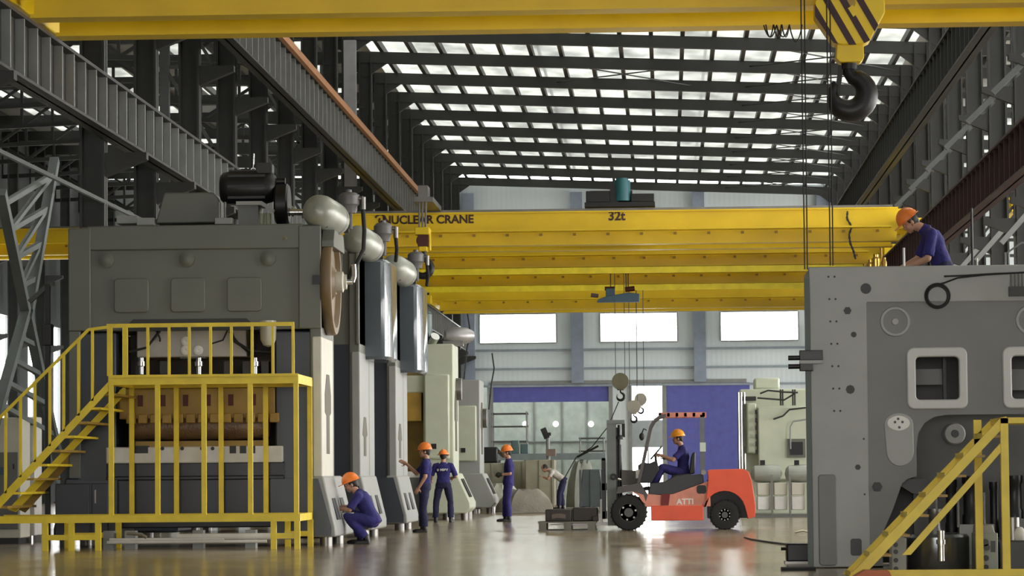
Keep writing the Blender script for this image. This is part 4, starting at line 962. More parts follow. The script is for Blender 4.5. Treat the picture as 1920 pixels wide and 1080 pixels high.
# ================================================================= pale presses farther down the row
def pale_press(D, xr, wpx, ztop, label, m, tank, k):
    xl = xr-3.2; t = thing('mechanical_press', ((xl+xr)/2, D+1, 0), label, 'press', 'big presses in a row')
    b = B().box(xl, xl+.55, D, D+2, .12, ztop); b.box(xr-.75, xr, D+.05, D+2, .12, ztop); b.obj('frame', m, t, bevel=.03)
    b = B().box(xl+.3, xr-.3, D+.1, D+1.9, ztop-1.2, ztop-.02); cr = b.obj('crown', m, t, bevel=.03)
    B().box(xr-.72, xr-.1, D-.06, D+.1, 1.5, ztop-.75).obj('front_cover', MACHPALE, t, bevel=.04)
    B().box(xl+.55, xr-.75, D+1.2, D+1.4, 1.0, ztop-1).obj('back_guard', OCHRE, t)
    b = B().box(xl+.6, xr-.8, D+.1, D+1, ztop-1.9, ztop-1.2); b.obj('slide', OCHRE, t)
    b = B().box(xl+.55, xr-.75, D, D+1.8, .2, 1.05); b.obj('bed', MACHMID, t)
    b = B().box(xl+.55, xr-.76, D-.02, D+1.8, 1.05, 1.2); b.obj('bolster', WHITEP, t)
    e = xr+.42; b = B().prism([(xr-.8, 1.15), (xr+.08, 1.15), (e, .42), (e, .28), (e-.12, .16), (xr-.8, .16)], D-.25, D+2); f = b.obj('foot_cover', MACHPALE if k == 0 else MACHLT, t, bevel=.03)
    b = B(); nrm = Vector((.73, 0, .34)).normalized()
    for i in range(2):
        p = Vector((xr+.15, D+.4+.55*i, 1.0)); q = Vector((xr+.36, D+.4+.55*i, .55)); b.bar(p+nrm*.02, q+nrm*.02, .03, .26, (0, 1, 0))
    b.obj('vent', DARKSTEEL, f)
    for xx in (xl+.2, xr-.2, xr+.25):
        for yy in (D+.1, D+1.7): B().cyl((xx, yy, 0), (xx, yy, .18), .09, n=10).obj('levelling_foot', IRON, t)
    if tank:
        b = B().lathe([(0, -.42), (.12, -.38), (.2, -.2), (.22, 0), (.2, .2), (.12, .36), (0, .4)], (xr+.1, D+1.0, ztop+.24), (1, .4, 0), 20); b.obj('air_receiver', mat('dull_aluminium', (.4, .39, .39), .4, .5), t)
        b = B().box(xr-.3, xr+.2, D+.8, D+1.2, ztop-.02, ztop+.1); b.obj('saddle', IRON, t)
        b = B().cyl((xr-.75, D+.5, ztop), (xr-.75, D+.5, ztop+.75), .2, n=14); b.sph((xr-.75, D+.5, ztop+.75), (.2, .2, .12)); mo = b.obj('motor', mat('dark_green_motor', (.02, .06, .05), .35), t)
        b = B().cyl((xr-.55, D+.35, ztop+.05), (xr-.45, D+.2, ztop+.2), .12, n=12); b.obj('pump', CHROME, mo)
    b = B().cyl((xr, D+1.1, ztop-1.1), (xr+.14, D+1.1, ztop-1.1), .28, n=20); b.obj('flywheel', IRON, t)
    b = B(); b.box(xr-.55, xr-.42, D-.1, D-.05, 1.75, 1.88); b.obj('lock', BLACK, t)
    keyhole(xr, D+.9, 1.7, 3.2).obj('keyhole_slot', KEYDARK, t)
    b = B().tube([(xr+.2, D+1.1, ztop-.85), (xr+.28, D+1.1, ztop-.1), (xr+.36, D+1.2, ztop+.35), (xr+.3, D+1.2, ztop+.8)], .02, 6); b.obj('hose', RUBBER, t)
    return t
pale_press(79, -5.25, 60, 4.35, 'pale green press behind the worker seen from the back', MACHPALE, True, 0)
pale_press(92, -5.35, 30, 3.85, 'farthest pale press of the row, next to the left doorway', MACHLT, False, 1)
# ================================================================= cabinets at the left edge
D = 53.6; xa, xb = X(-45, 900, D), X(39, 900, D)
t = thing('control_cabinet', ((xa+xb)/2, D+.4, 0), 'beige control cabinet with a small blue screen at the left edge behind the stair', 'cabinet')
B().box(xa, xb, D, D+.8, .1, Z(0, 783, D)).obj('body', MACHCREAM, t, bevel=.02)
B().box(xa+.03, xb-.04, D-.03, D, .25, Z(0, 848, D)).obj('door', MACHMID, t, bevel=.01)
B().box(X(-6, 880, D), X(12, 880, D), D-.05, D-.03, Z(0, 890, D), Z(0, 876, D)).obj('screen', mat('blue_screen_glass', (.08, .14, .2), .2), t)
B().box(X(25, 880, D), X(28, 880, D), D-.05, D-.03, Z(0, 880, D), Z(0, 870, D)).obj('handle', BLACK, t)
B().box(xa+.05, xb-.05, D+.05, D+.75, 0, .1).obj('plinth', BLACK, t)
D = 54.8; xa, xb = X(43, 900, D), X(66, 900, D)
t = thing('electrical_cabinet', ((xa+xb)/2, D+.3, 0), 'narrow white cabinet standing between the beige cabinet and the press, behind the stair', 'cabinet')
B().box(xa, xb, D, D+.6, .12, Z(0, 782, D)).obj('body', WHITEP, t, bevel=.02)
B().box(xa+.02, xb-.02, D-.02, D, Z(0, 858, D), Z(0, 786, D)).obj('door', WHITEP, t)
b = B().box(xa-.02, xb+.02, D-.05, D, Z(0, 866, D), Z(0, 858, D)); b.obj('shelf', WHITEP, t)
b = B()
for dx in (.02, -.02+(xb-xa)): b.box(xa+dx-.02, xa+dx+.02, D+.02, D+.55, 0, .12)
b.obj('foot', IRON, t)
D = 50.1; u = lambda px: X(px, 950, D)
B().box(u(104), u(168), D-.02, D+.02, .12, Z(0, 908, D)).obj('service_cover', mat('deep_slate_bed', (.02, .022, .034), .4), p1, bevel=.01)
sd = B().box(u(172), u(203), D-.02, D+.02, .12, Z(0, 908, D)).obj('service_door', mat('deep_slate_bed', (.02, .022, .034), .4), p1, bevel=.01)
B().box(u(178), u(181), D-.04, D-.02, Z(0, 945, D), Z(0, 920, D)).obj('handle', IRON, sd)
# dark swing arm lamp post between lattice and press
D = 51.0; t = thing('swing_arm_post', (X(89, 600, D), D, 0), 'black upright arm with a box at its foot, left of the nearest press', 'post')
B().box(X(85, 600, D), X(94, 600, D), D-.04, D+.04, 0, Z(89, 533, D)).obj('post', BLACK, t)
b = B().bar((X(90, 533, D), D, Z(89, 533, D)), (X(102, 530, D), D, Z(100, 532, D)), .06, .06); b.bar((X(88, 535, D), D, Z(88, 537, D)), (X(55, 560, D), D, Z(55, 566, D)), .07, .07); b.obj('arm', STEEL, t)
B().box(X(80, 600, D), X(99, 600, D), D-.1, D+.1, Z(89, 648, D), Z(89, 608, D)).obj('switch_box', BLACK, t, bevel=.01)
# ================================================================= the big grey press side frame at the right
D = 36.5
t = thing('press_frame', (X(1760, 800, D), D+.8, 0), 'huge grey press frame under assembly at the right, with square windows and a dark arch', 'press')
x = lambda px: X(px, 780, D)
zz = lambda py: Z(1720, py, D)
xl, xr, ztp = x(1522), x(2040), zz(500)
# base plate with the windows and the arch cut through
win1 = rrect(x(1716), x(1802), zz(752), zz(667), .06); win2 = rrect(x(1896), x(1982), zz(752), zz(667), .06)
arch = [(x(1652), zz(1066)), (x(1652), zz(1000)), (x(1672), zz(955)), (x(1690), zz(906)), (x(1700), zz(898)), (x(1718), zz(893)), (x(1718), zz(840)), (x(1722), zz(812)), (x(1734), zz(793)), (x(1752), zz(782)), (x(1775), zz(778)), (x(2035), zz(778)), (x(2035), zz(1066))]
plate([(xl, .02), (xr, .02), (xr, ztp), (xl, ztp)], [win1, win2, arch], D+.05, .18, 'front_plate', mat('machine_field_shaded_grey', (.145, .147, .14), .42, var=.05), t, .008)  # same paint as the border; its shading is put into a darker grey
# raised border that leaves the middle field sunk
field = rrect(x(1626), x(2060), .0-.6, zz(564), .04)
b_ = [(xl, .02), (x(1626), .02), (x(1626), zz(564)-.03), (x(1628), zz(564)), (xr, zz(564)), (xr, ztp), (xl, ztp)]
plate(b_, [], D, .06, 'border_plate', MACHLT, t, .01)
B().box(xl, xl+.05, D+.06, D+1.5, .02, ztp).obj('side_plate', PALESTEEL, t)
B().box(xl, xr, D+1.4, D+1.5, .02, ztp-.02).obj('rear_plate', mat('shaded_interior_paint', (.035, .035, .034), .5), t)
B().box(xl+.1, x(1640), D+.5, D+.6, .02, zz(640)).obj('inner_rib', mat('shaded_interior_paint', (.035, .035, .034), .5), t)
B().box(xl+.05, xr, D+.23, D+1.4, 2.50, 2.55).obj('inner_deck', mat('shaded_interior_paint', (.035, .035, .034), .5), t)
B().box(xl+.05, x(1715), D+.06, D+1.4, ztp-.06, ztp-.01).obj('top_flange', MACHLT, t); 
# frames round the windows
for a, c in ((1704, 1813), (1884, 1993)):
    plate(rrect(x(a), x(c), zz(765), zz(654), .07), [rrect(x(a+12), x(c-11), zz(752), zz(667), .06)], D-.0, .06, 'window_frame', mat('machine_bright_grey_paint', (.52, .52, .51), .4, var=.05), t, .015)
B().box(x(1722), x(1780), D+.8, D+.84, zz(718), zz(688)).obj('inner_sheet', MACHMID, t)
B().box(x(1778), x(1784), D+.6, D+.7, zz(755), zz(660)).obj('inner_post', DARKSTEEL, t)
B().box(x(1905), x(1960), D+.8, D+.84, zz(730), zz(690)).obj('inner_sheet', MACHMID, t)
# holes in the border
for px, py, r, n in ((1627, 540, 10, 20), (1592, 581, 7.5, 6), (1603, 626, 5.5, 8), (1595, 729, 8.5, 8), (1607, 875, 5.5, 6), (1643, 912, 9.5, 6)):
    B().cyl((x(px), D-.006, zz(py)), (x(px), D+.055, zz(py)), r/164, n=n).obj('bore_hole', DARKSTEEL, t)
for i in range(7):
    for dx in (0, 11.5): B().cyl((x(1557+i*1.2+dx), D-.004, zz(517+i*42)), (x(1557+i*1.2+dx), D+.02, zz(517+i*42)), .013, n=8).obj('tapped_hole', DARKSTEEL, t)
for py in (822, 926): B().cyl((x(1619), D-.004, zz(py)), (x(1619), D+.02, zz(py)), .012, n=8).obj('tapped_hole', DARKSTEEL, t)
B().prism(rrect(x(1591), x(1612), zz(1041), zz(1009), .03), D-.006, D+.04).obj('slot', BLACK, t)
for px in (1682, 1937):
    b = B().lathe([(.175, .06), (.175, .0), (.165, -.015), (.14, -.015), (.135, .01), (.05, .01), (.035, -.01), (0, -.01)], (x(px), D+.05, zz(602)), (0, 1, 0), 30); b.obj('boss', MACHLT, t)
# long oval pad with a white flange
ov = [(x(1685)+.165*math.cos(a), zz(795)+.13*math.sin(a)) for a in [math.pi*i/10 for i in range(11)]] + [(x(1687)+.155*math.cos(a), zz(846)+.17*math.sin(a)) for a in [math.pi+math.pi*i/10 for i in range(11)]]
pd = B().prism(ov, D+.03, D+.06).obj('oval_pad', MACHLT, t, bevel=.008)
b = B().prism([(x(1685)+.115*math.cos(a)*(1.1 if abs(math.cos(a)) > .7 else 1), zz(793)+.085*math.sin(a)) for a in [math.pi*i/10 for i in range(20)]], D+.01, D+.035); b.obj('flange', WHITEP, pd)
b = B()
for dx, dy in ((-7, -2), (7, -2), (-1, -8), (1, 8)): b.cyl((x(1685+dx), D+.002, zz(793+dy)), (x(1685+dx), D+.02, zz(793+dy)), .015, n=10).cut()
b.objs('bolt_hole', BLACK, pd)
# darker pilaster at the foot
B().prism(rrect(x(1532), x(1566), .03, zz(888), .04), D-.025, D+.01).obj('foot_pad', MACHMID, t, bevel=.01)
# ram ring inside the arch
b = B().lathe([(.125, .25), (.125, 0), (.11, -.02), (.045, -.02), (.04, .0), (0, .0)], (x(1797), D+.5, zz(813)), (0, 1, 0), 26); rg_ = b.obj('flange_ring', mat('dull_ring_paint', (.3, .3, .29), .4), t)
B().cyl((x(1797), D+.46, zz(813)), (x(1797), D+.52, zz(813)), .04, n=16).obj('bore', BLACK, rg_)
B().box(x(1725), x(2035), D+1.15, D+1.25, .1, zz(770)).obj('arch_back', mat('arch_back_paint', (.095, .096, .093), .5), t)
B().prism([(x(1688), zz(910)), (x(1700), zz(898)), (x(1740), zz(898)), (x(1740), zz(930)), (x(1712), zz(925))], D+.3, D+.7).obj('dark_shelf', BLACK, t)
# standing cylinders and rods in the arch
for px0, px1, py0, py1, dd, m in ((1741, 1768, 955, 1010, .35, IRON), (1776, 1800, 900, 1000, .5, BLACK), (1808, 1843, 893, 985, .45, BLACK), (1862, 1880, 905, 1010, .6, BLACK), (1893, 1925, 893, 975, .55, BLACK), (1930, 1960, 890, 975, .55, BLACK)):
    b = B().lathe([((x(px1)-x(px0))/2*k, zq) for k, zq in ((.0, 0), (1, 0), (1, .1), (.86, .12), (.86, zz(py0)-zz(py1)-.1), (1, zz(py0)-zz(py1)-.08), (1, zz(py0)-zz(py1)), (0, zz(py0)-zz(py1)))], ((x(px0)+x(px1))/2, D+dd, zz(py1)), (0, 0, 1), 20); b.obj('cylinder', m, t)
b = B()
for px in (1798, 1847, 1757): b.cyl((x(px), D+.3, zz(990)), (x(px), D+.3, zz(925)), .018, n=8).cut()
b.objs('tie_rod', CHROME, t)
B().box(x(1800), x(1866), D+.3, D+.7, .02, zz(985)).obj('pedestal', MACHLT, t)
B().box(x(1890), x(2000), D+.35, D+.8, .02, zz(975)).obj('pedestal', MACHMID, t)
# coiled cable on the face
b = B()
for k, (dr, dy) in enumerate(((0, 0), (.01, .01), (-.012, .006))): b.ring((x(1761), D-.02-.012*k, zz(557)+dy), (0, 1, 0), .128+dr, .011, 30, 6)
b.tube([(x(1748), D-.03, zz(538)), (x(1775), D-.03, zz(531)), (x(1800), D-.03, zz(522)), (x(1850), D-.03, zz(517)), (x(1930), D-.03, zz(513)), (x(2000), D-.03, zz(512))], .011, 6)
b.tube([(x(1774), D-.03, zz(519)), (x(1810), D-.03, zz(518)), (x(1870), D-.03, zz(515)), (x(2000), D-.03, zz(512))], .011, 6)
tag(b.obj('cable_coil', RUBBER), 'black cable hanging in a coil on the face of the big grey frame', 'cable')
va = thing('valve_block', (x(1915), D-.05, zz(558)), 'dark valve block with four small hoses at the edge of the grey frame', 'valve')
B().box(x(1895), x(1935), D-.1, D-.004, zz(558), zz(540)).obj('block', DARKSTEEL, va)
b = B()
for px in (1900, 1907, 1914, 1921): b.cyl((x(px), D-.05, zz(540)), (x(px), D-.05, zz(516)), .012, n=8).cut()
b.objs('hose', IRON, va)
# clamp bracket and pole at the left edge
va = thing('clamp_bracket', (x(1515), D-.02, zz(862)), 'black two-pronged clamp on a thin pole at the edge of the grey frame', 'bracket')
B().box(x(1511), x(1520.5), D-.05, D-.005, 0, zz(520)).obj('pole', mat('dark_green_pole', (.04, .06, .05), .45), va)
B().box(x(1500), x(1544), D-.10, D-.004, zz(674), zz(655)).obj('clamp', BLACK, va, bevel=.008)
B().box(x(1500), x(1525), D-.11, D-.004, zz(694), zz(674)).obj('clamp', BLACK, va, bevel=.008)
B().box(x(1500), x(1543), D-.12, D-.09, zz(680), zz(674)).obj('light_strip', MACHLT, va)
for py in (669, 685): B().cyl((x(1479), D-.05, zz(py)), (x(1502), D-.05, zz(py)), .028, n=12).obj('prong', BLACK, va)
# rods standing on top
for px, pyt, r, m, lab in ((1701, 463, .014, WHITEP, 'short white rod standing on top of the grey frame before the worker'), (1830, 390, .014, DARKSTEEL, 'tall dark rod standing on top of the grey frame behind the worker'), (1839, 484, .01, WHITEP, 'tiny pale stub beside the tall dark rod on the grey frame')):
    tag(B().cyl((x(px), D+.12, ztp), (x(px), D+.12, zz(pyt)), r, n=10).obj('guide_rod', m), lab, 'rod')
b = B(); tr = thing('top_guardrail', (x(1910), D+.4, ztp), 'small pale guardrail end on top of the grey frame at the picture edge', 'guardrail')
for px in (1894, 1900): B().cyl((x(px), D+.2, ztp-.02), (x(px), D+.2, zz(473)), .013, n=8).obj('post', PALESTEEL, tr)
B().tube([(x(1897), D+.2, zz(474)), (x(1925), D+.2, zz(455)), (x(1990), D+.2, zz(455))], .013, 6).obj('rail', PALESTEEL, tr)
B().cyl((x(1985), D+.2, ztp-.02), (x(1985), D+.2, zz(455)), .013, n=8).obj('post', PALESTEEL, tr)
# brass bits added on the top corner for the lit crane end
BRASS = mat('brass', (.65, .42, .10), .3, .9)
tr = thing('lit_crane_end_bits', (x(1650), D+.5, ztp), 'cluster of added brass bits for the lit crane end, atop the grey frame', 'fittings')
for px, py, r in ((1631, 492, .03), (1642, 484, .045), (1652, 474, .05), (1648, 494, .05), (1660, 488, .04), (1668, 480, .03)):
    b = B().lathe([(r, 0), (r, zz(py)-ztp-.02+.0), (r*.6, zz(py)-ztp), (r*.6, zz(py)-ztp+.03), (0, zz(py)-ztp+.03)], (x(px), D+.5, ztp-.01), (0, 0, 1), 10); b.obj('fitting', BRASS, tr)
B().cyl((x(1662), D+.5, ztp), (x(1662), D+.5, zz(458)), .012, n=8).obj('stem', BRASS, tr)
# ----------------------------------------------------------------- yellow stair and platform in front of it
D2 = 33.4; u = lambda px: X(px, 930, D2); w = lambda py: Z(1760, py, D2)
t = thing('access_stair', (u(1760), D2+.5, 0), 'yellow stair rising to a platform in front of the huge grey frame at the right', 'stair')
for y in (D2, D2+1.0):
    dx = 0
    b = B().prism([(u(1583), w(1086)), (u(1610), w(1086)), (u(1890), w(796)), (u(1890), w(782)), (u(1880), w(784))], y, y+.05); b.obj('stringer', RAILYEL, t)
B().prism([(u(1690), w(1040)), (u(1706), w(1040)), (u(1888), w(838)), (u(1888), w(820))], D2+.0, D2+.05).obj('brace', RAILYEL, t)
for i in range(8):
    k = (i+.5)/8; px = 1598+(1885-1598)*k; py = 1086+(790-1086)*k
    b = B().box(u(px)-.12, u(px)+.10, D2+.05, D2+1.0, w(py)-.07, w(py)-.045); b.obj('tread', OCHRE, t)
    B().box(u(px)-.125, u(px)-.10, D2+.05, D2+1.0, w(py)-.075, w(py)-.02).obj('tread_nosing', RAILYEL, t)
for px, y in ((1885, D2-.03), (1853, D2+1.0)): B().box(u(px)-.04, u(px)+.04, y, y+.08, 0, w(785)).obj('post', RAILYEL, t)
B().box(u(1878), u(2040), D2-.03, D2+1.05, w(795), w(784)).obj('platform_deck', RAILYEL, t)
B().box(u(1640), u(2040), D2-.04, D2+.04, 0.0, .07).obj('base_beam', RAILYEL, t)
tag(B().prism([(u(1590), 0), (u(1665), 0), (u(1660), .07), (u(1615), .08)], D2-.45, D2-.1).obj('foot_wedge', mat('orange_primer', (.5, .12, .03), .5)), 'orange painted wedge at the foot of the yellow stair', 'wedge')
# machine parts lying at its foot
D3 = 34.75; u = lambda px: X(px, 1010, D3); w = lambda py: Z(1760, py, D3)
t = thing('die_block', (u(1686), D3, 0), 'pale grey block with a column of four holes under the yellow stair', 'block')
B().box(u(1671), u(1699), D3, D3+.35, 0, w(1008)).obj('body', MACHLT, t, bevel=.01)
for py in (1021, 1034, 1050, 1066): B().cyl((u(1679), D3-.01, w(py)), (u(1679), D3+.05, w(py)), .026, n=14).obj('hole', BLACK, t)
t = thing('steel_cylinder', (u(1762), D3+.4, 0), 'wide dark polished steel cylinder lying between the two grey blocks', 'cylinder')
b = B().lathe([(0, 0), (.33, 0), (.345, .03), (.345, w(1003)-.03), (.32, w(1003)), (0, w(1003))], (u(1763), D3+.38, 0), (0, 0, 1), 40); b.obj('drum', mat('polished_dark_steel', (.16, .17, .18), .22, .85), t)
b = B().cyl((u(1765), D3+.02, .12), (u(1765), D3+.02, w(995)), .04, n=16); b.lathe([(.055, 0), (.055, .05)], (u(1765), D3+.02, .3), (0, 0, 1), 14); b.obj('ram', CHROME, t)
t = thing('valve_housing', (u(1850), D3, 0), 'grey green housing with round and square openings beside the tall yellow post', 'housing')
B().box(u(1828), u(1871), D3, D3+.4, 0, w(1000)).obj('body', mat('grey_green_housing', (.26, .29, .26), .45), t, bevel=.01)
B().prism([(u(1830), w(1003)), (u(1868), w(1003)), (u(1862), w(985)), (u(1832), w(985))], D3+.05, D3+.4).obj('cover', MACHLT, t, bevel=.01)
for px, py, r in ((1847, 1018, .04), (1850, 1027, .035), (1848, 1047, .032), (1848, 1064, .028)): B().cyl((u(px), D3-.01, w(py)), (u(px), D3+.05, w(py)), r, n=14).obj('opening', BLACK, t)
B().box(u(1857), u(1866), D3-.008, D3+.05, w(1036), w(1015)).obj('opening', BLACK, t)
t = thing('base_casting', (u(1930), D3+.3, 0), 'dark base casting right of the tall yellow post', 'casting')
B().box(u(1876), u(1990), D3+.1, D3+.6, 0, w(1015)).obj('body', mat('dark_casting', (.06, .06, .065), .5), t, bevel=.02)
B().cyl((u(1905), D3+.3, w(1015)), (u(1905), D3+.3, w(972)), .07, n=16).obj('stub', IRON, t)
B().sph((u(1917), D3+.25, w(1005)), (.07, .06, .09)).obj('cap', WHITEP, t)
# black tool box on a pad left of the frame
D4 = 38.5; u = lambda px: X(px, 1040, D4); w = lambda py: Z(1500, py, D4)
t = thing('tool_case', (u(1498), D4, 0), 'low black tool case on the floor left of the huge grey frame', 'case')
B().box(u(1475), u(1524), D4, D4+.4, .02, w(1019)).obj('body', BLACK, t, bevel=.02)
B().cyl((u(1465), D4+.1, w(1029)), (u(1478), D4+.1, w(1029)), .02, n=8).obj('handle', BLACK, t)
b = B(); b.box(u(1472), u(1527), D4-.02, D4+.42, 0, .025); b.obj('base', IRON, t)
D4 = 35.6; tag(B().box(X(1466, 1070, D4), X(1530, 1070, D4), D4, D4+.35, 0, .035).obj('floor_mat', RUBBER), 'dark rubber mat on the floor at the foot of the grey frame', 'mat')
D4 = 57; b = B().tube([(X(1490, 990, D4), D4, .03), (X(1505, 990, D4), D4, .06), (X(1515, 990, D4), D4, .04), (X(1526, 990, D4), D4, .09)], .025, 6)
tag(b.obj('scrap_bar', CHROME), 'small bright scrap bar on the floor behind the grey frame', 'bar')
# hanging chain beside the far crane end
D5 = 99.86; b = B(); pts = [W(1589, 396, D5), W(1588, 410, D5), W(1597, 425, D5), W(1592, 440, D5), W(1594, 456, D5), W(1600, 470, D5), W(1604, 486, D5)]
for i in range(len(pts)-1):
    n = 4
    for j in range(n):
        p = pts[i].lerp(pts[i+1], j/n); q = pts[i].lerp(pts[i+1], (j+1)/n); b.bar(p, q, .07 if j % 2 else .05, .05 if j % 2 else .07)
b.obj('hanging_chain', BLACK, None); o = bpy.data.objects['hanging_chain']; tag(o, 'dark chain hanging at the far crane between the big hook and the worker', 'chain')
# ================================================================= forklift
D = 62.0; W0 = 1.16
x = lambda px: X(px, 890, D); z = lambda py: Z(1280, py, D)
fl = thing('forklift', (x(1270), D+W0/2, 0), 'red forklift truck driven across the hall with its forks under a pallet', 'forklift')
def pz(poly): return [(x(a), z(c)) for a, c in poly]
def wheel(px, r, y, rim, nb, wdt):
    zc = r
    sgn = -1 if y < D+W0/2 else 1
    b = B().lathe([(r*.55, -wdt/2), (r*.62, -wdt/2-.005), (r*.93, -wdt/2+.01), (r, -wdt/2+.04), (r, wdt/2-.04), (r*.93, wdt/2-.01), (r*.55, wdt/2)], (x(px), y, zc), (0, 1, 0), 40)
    for k in range(26):
        a = 2*math.pi*k/26; ca, sa = math.cos(a), math.sin(a)
        b.obox((x(px)+ca*r, y, zc+sa*r), (.03, wdt*.86, .025), Matrix.Rotation(-a, 3, 'Y'))
    w = b.obj('wheel', RUBBER, fl)
    yo = y+sgn*wdt/2
    b = B().lathe([(rim, 0), (rim*1.05, sgn*.005), (rim*.95, -sgn*.02), (rim*.55, -sgn*.02), (rim*.5, sgn*.01), (0, sgn*.01)], (x(px), yo, zc), (0, 1, 0), 30); h = b.obj('hub', mat('grey_wheel_rim', (.09, .09, .09), .45), w)
    b = B()
    for k in range(nb):
        a = 2*math.pi*k/nb+.3; b.cyl((x(px)+math.cos(a)*rim*.82, yo+sgn*.0, zc+math.sin(a)*rim*.82), (x(px)+math.cos(a)*rim*.82, yo+sgn*.025, zc+math.sin(a)*rim*.82), .019 if nb < 8 else .012, n=8).cut()
    b.objs('wheel_nut', mat('pale_nut', (.6, .6, .58), .4), h)
for y in (D+.14, D+W0-.14): wheel(1178, .345, y, .17, 6, .26)
for y in (D+.13, D+W0-.13): wheel(1358, .285, y, .12, 10, .22)
# chassis
b = B().prism(pz([(1220, 976), (1318, 976), (1318, 948), (1220, 948)]), D+.02, D+W0-.02); b.obj('sill', REDPAINT, fl, bevel=.012)
b = B().prism(pz([(1206, 950), (1205, 925), (1240, 928), (1262, 926), (1330, 902), (1332, 950)]), D+.05, D+W0-.05); ch = b.obj('side_panel', REDWORN, fl, bevel=.015)
B().prism(pz([(1238, 947), (1240, 926), (1256, 926), (1253, 947)]), D+.035, D+.055).obj('step_recess', mat('deep_red_recess', (.18, .015, .015), .5), ch)
B().prism(rrect(x(1306), x(1324), z(926), z(910), .05), D+.04, D+.052).obj('hand_hole', BLACK, ch)
flat_text('ATTI', .155, 'lettering', LETTERW, ch, (x(1284), D+.049, z(941)), (1, 0, 0), (0, 0, 1), .003, fl.location, .004)
arc = [(1358+39*math.cos(a), 960-39*math.sin(a)) for a in [math.pi*.08+math.pi*.84*i/10 for i in range(11)]]
b = B().prism(pz([(1328, 900), (1327, 884), (1332, 881), (1393, 880), (1404, 886), (1410, 905), (1416, 950), (1415, 970), (1402, 974)] + arc + [(1322, 950)]), D, D+W0); cw = b.obj('counterweight', REDPAINT, fl, bevel=.025)
B().box(x(1395), x(1402), D+.2, D+W0-.2, z(902), z(893)).obj('rear_lamp', mat('clear_lens', (.7, .6, .5), .2), cw)
b = B().prism(pz([(1214, 928), (1220, 905), (1246, 903), (1258, 896), (1270, 891), (1318, 889), (1320, 905), (1262, 927)]), D+.09, D+W0-.09); b.obj('engine_cover', mat('charcoal_plastic', (.035, .035, .04), .45), fl, bevel=.015)
B().prism(pz([(1300, 975), (1322, 975), (1326, 945), (1318, 930)]), D+.1, D+W0-.1).obj('rear_frame', IRON, fl)
B().box(x(1326), x(1400), D+.3, D+W0-.3, .22, z(900)).obj('arch_filler_box', BLACK, fl)  # dark block added to close the view through the wheel arch
# seat
b = B().prism(pz([(1258, 897), (1260, 890), (1296, 888), (1298, 896)]), D+.32, D+.84); b.obj('seat', BLACK, fl, bevel=.02)
b = B().prism(pz([(1292, 890), (1296, 858), (1300, 848), (1305, 848), (1303, 888)]), D+.34, D+.82); b.obj('seat_back', BLACK, fl, bevel=.02)
# front fender, dash, floor
b = B().prism(pz([(1155, 925), (1158, 912), (1200, 905), (1214, 928), (1208, 948), (1200, 930), (1185, 920)]), D+.0, D+.3); b.prism(pz([(1155, 925), (1158, 912), (1200, 905), (1214, 928), (1208, 948), (1200, 930), (1185, 920)]), D+W0-.3, D+W0); fd = b.obj('fender', mat('worn_grey_fender', (.10, .09, .09), .5), fl)
B().prism(pz([(1182, 920), (1206, 927), (1212, 946), (1204, 940), (1196, 928)]), D-.005, D+.02).obj('fender_edge', REDWORN, fd)
B().prism(pz([(1197, 905), (1196, 872), (1204, 866), (1218, 868), (1232, 862), (1236, 880), (1222, 905)]), D+.15, D+W0-.15).obj('dashboard', BLACK, fl, bevel=.01)
B().prism(pz([(1165, 910), (1165, 880), (1196, 882), (1200, 906)]), D+.25, D+W0-.25).obj('cowl', mat('worn_grey_fender', (.10, .09, .09), .5), fl)
B().box(x(1192), x(1200), D+.08, D+.16, z(896), z(880)).obj('headlamp', WHITEP, fl)
b = B().cyl((x(1232), D+.5, z(880)), (x(1229), D+.5, z(853)), .025, n=10); cl = b.obj('steering_column', BLACK, fl)
ax = Vector((-.75, 0, .66)); c = Vector((x(1231), D+.5, z(848)))
b = B().ring(c, ax, .165, .016, 26, 8)
for k in range(3):
    p = ax.normalized().cross(Vector((0, 1, 0))).normalized(); q = ax.normalized().cross(p); a = k*2.09; b.cyl(c, c+(p*math.cos(a)+q*math.sin(a))*.16, .012, n=6)
b.obj('steering_wheel', BLACK, fl)
b = B().tube([(x(1238), D+.35, z(858)), (x(1247), D+.3, z(861))], .012, 6); b.obj('lever', BLACK, cl)
# overhead guard
for y in (D+.06, D+W0-.12):
    b = B()
    pts = [(1197, 905), (1203, 880), (1214, 830), (1221, 800), (1228, 788), (1238, 781), (1250, 778)]
    for a, c2 in zip(pts, pts[1:]): b.bar((x(a[0]), y+.03, z(a[1])), (x(c2[0]), y+.03, z(c2[1])), .06, .11, (0, 1, 0))
    b.obj('guard_pillar', mat('worn_grey_fender', (.10, .09, .09), .5), fl)
    b = B().box(x(1314), x(1322), y, y+.06, z(890), z(778)); b.obj('guard_pillar', mat('grey_pillar', (.15, .16, .17), .5), fl)
b = B().box(x(1236), x(1326), D+.06, D+.14, z(782), z(773)); b.box(x(1236), x(1326), D+W0-.14, D+W0-.06, z(782), z(773))
for px in (1236, 1252, 1268, 1284, 1300, 1318): b.box(x(px), x(px+5), D+.06, D+W0-.06, z(781), z(774))
b.obj('guard_roof', REDWORN, fl)
B().box(x(1313), x(1324), D+.03, D+.055, z(847), z(830)).obj('label_plate', mat('pale_green_label', (.6, .68, .58), .5), fl)
B().cyl((x(1319), D+.02, z(886)), (x(1319), D+.06, z(886)), .05, n=16).obj('filler_cap', IRON, fl)
b = B().sph((x(1204), D+.02, z(818)), (.05, .03, .075)); b.tube([(x(1204), D+.03, z(812)), (x(1208), D+.05, z(803)), (x(1213), D+.06, z(806))], .014, 6); b.obj('mirror', BLACK, fl)
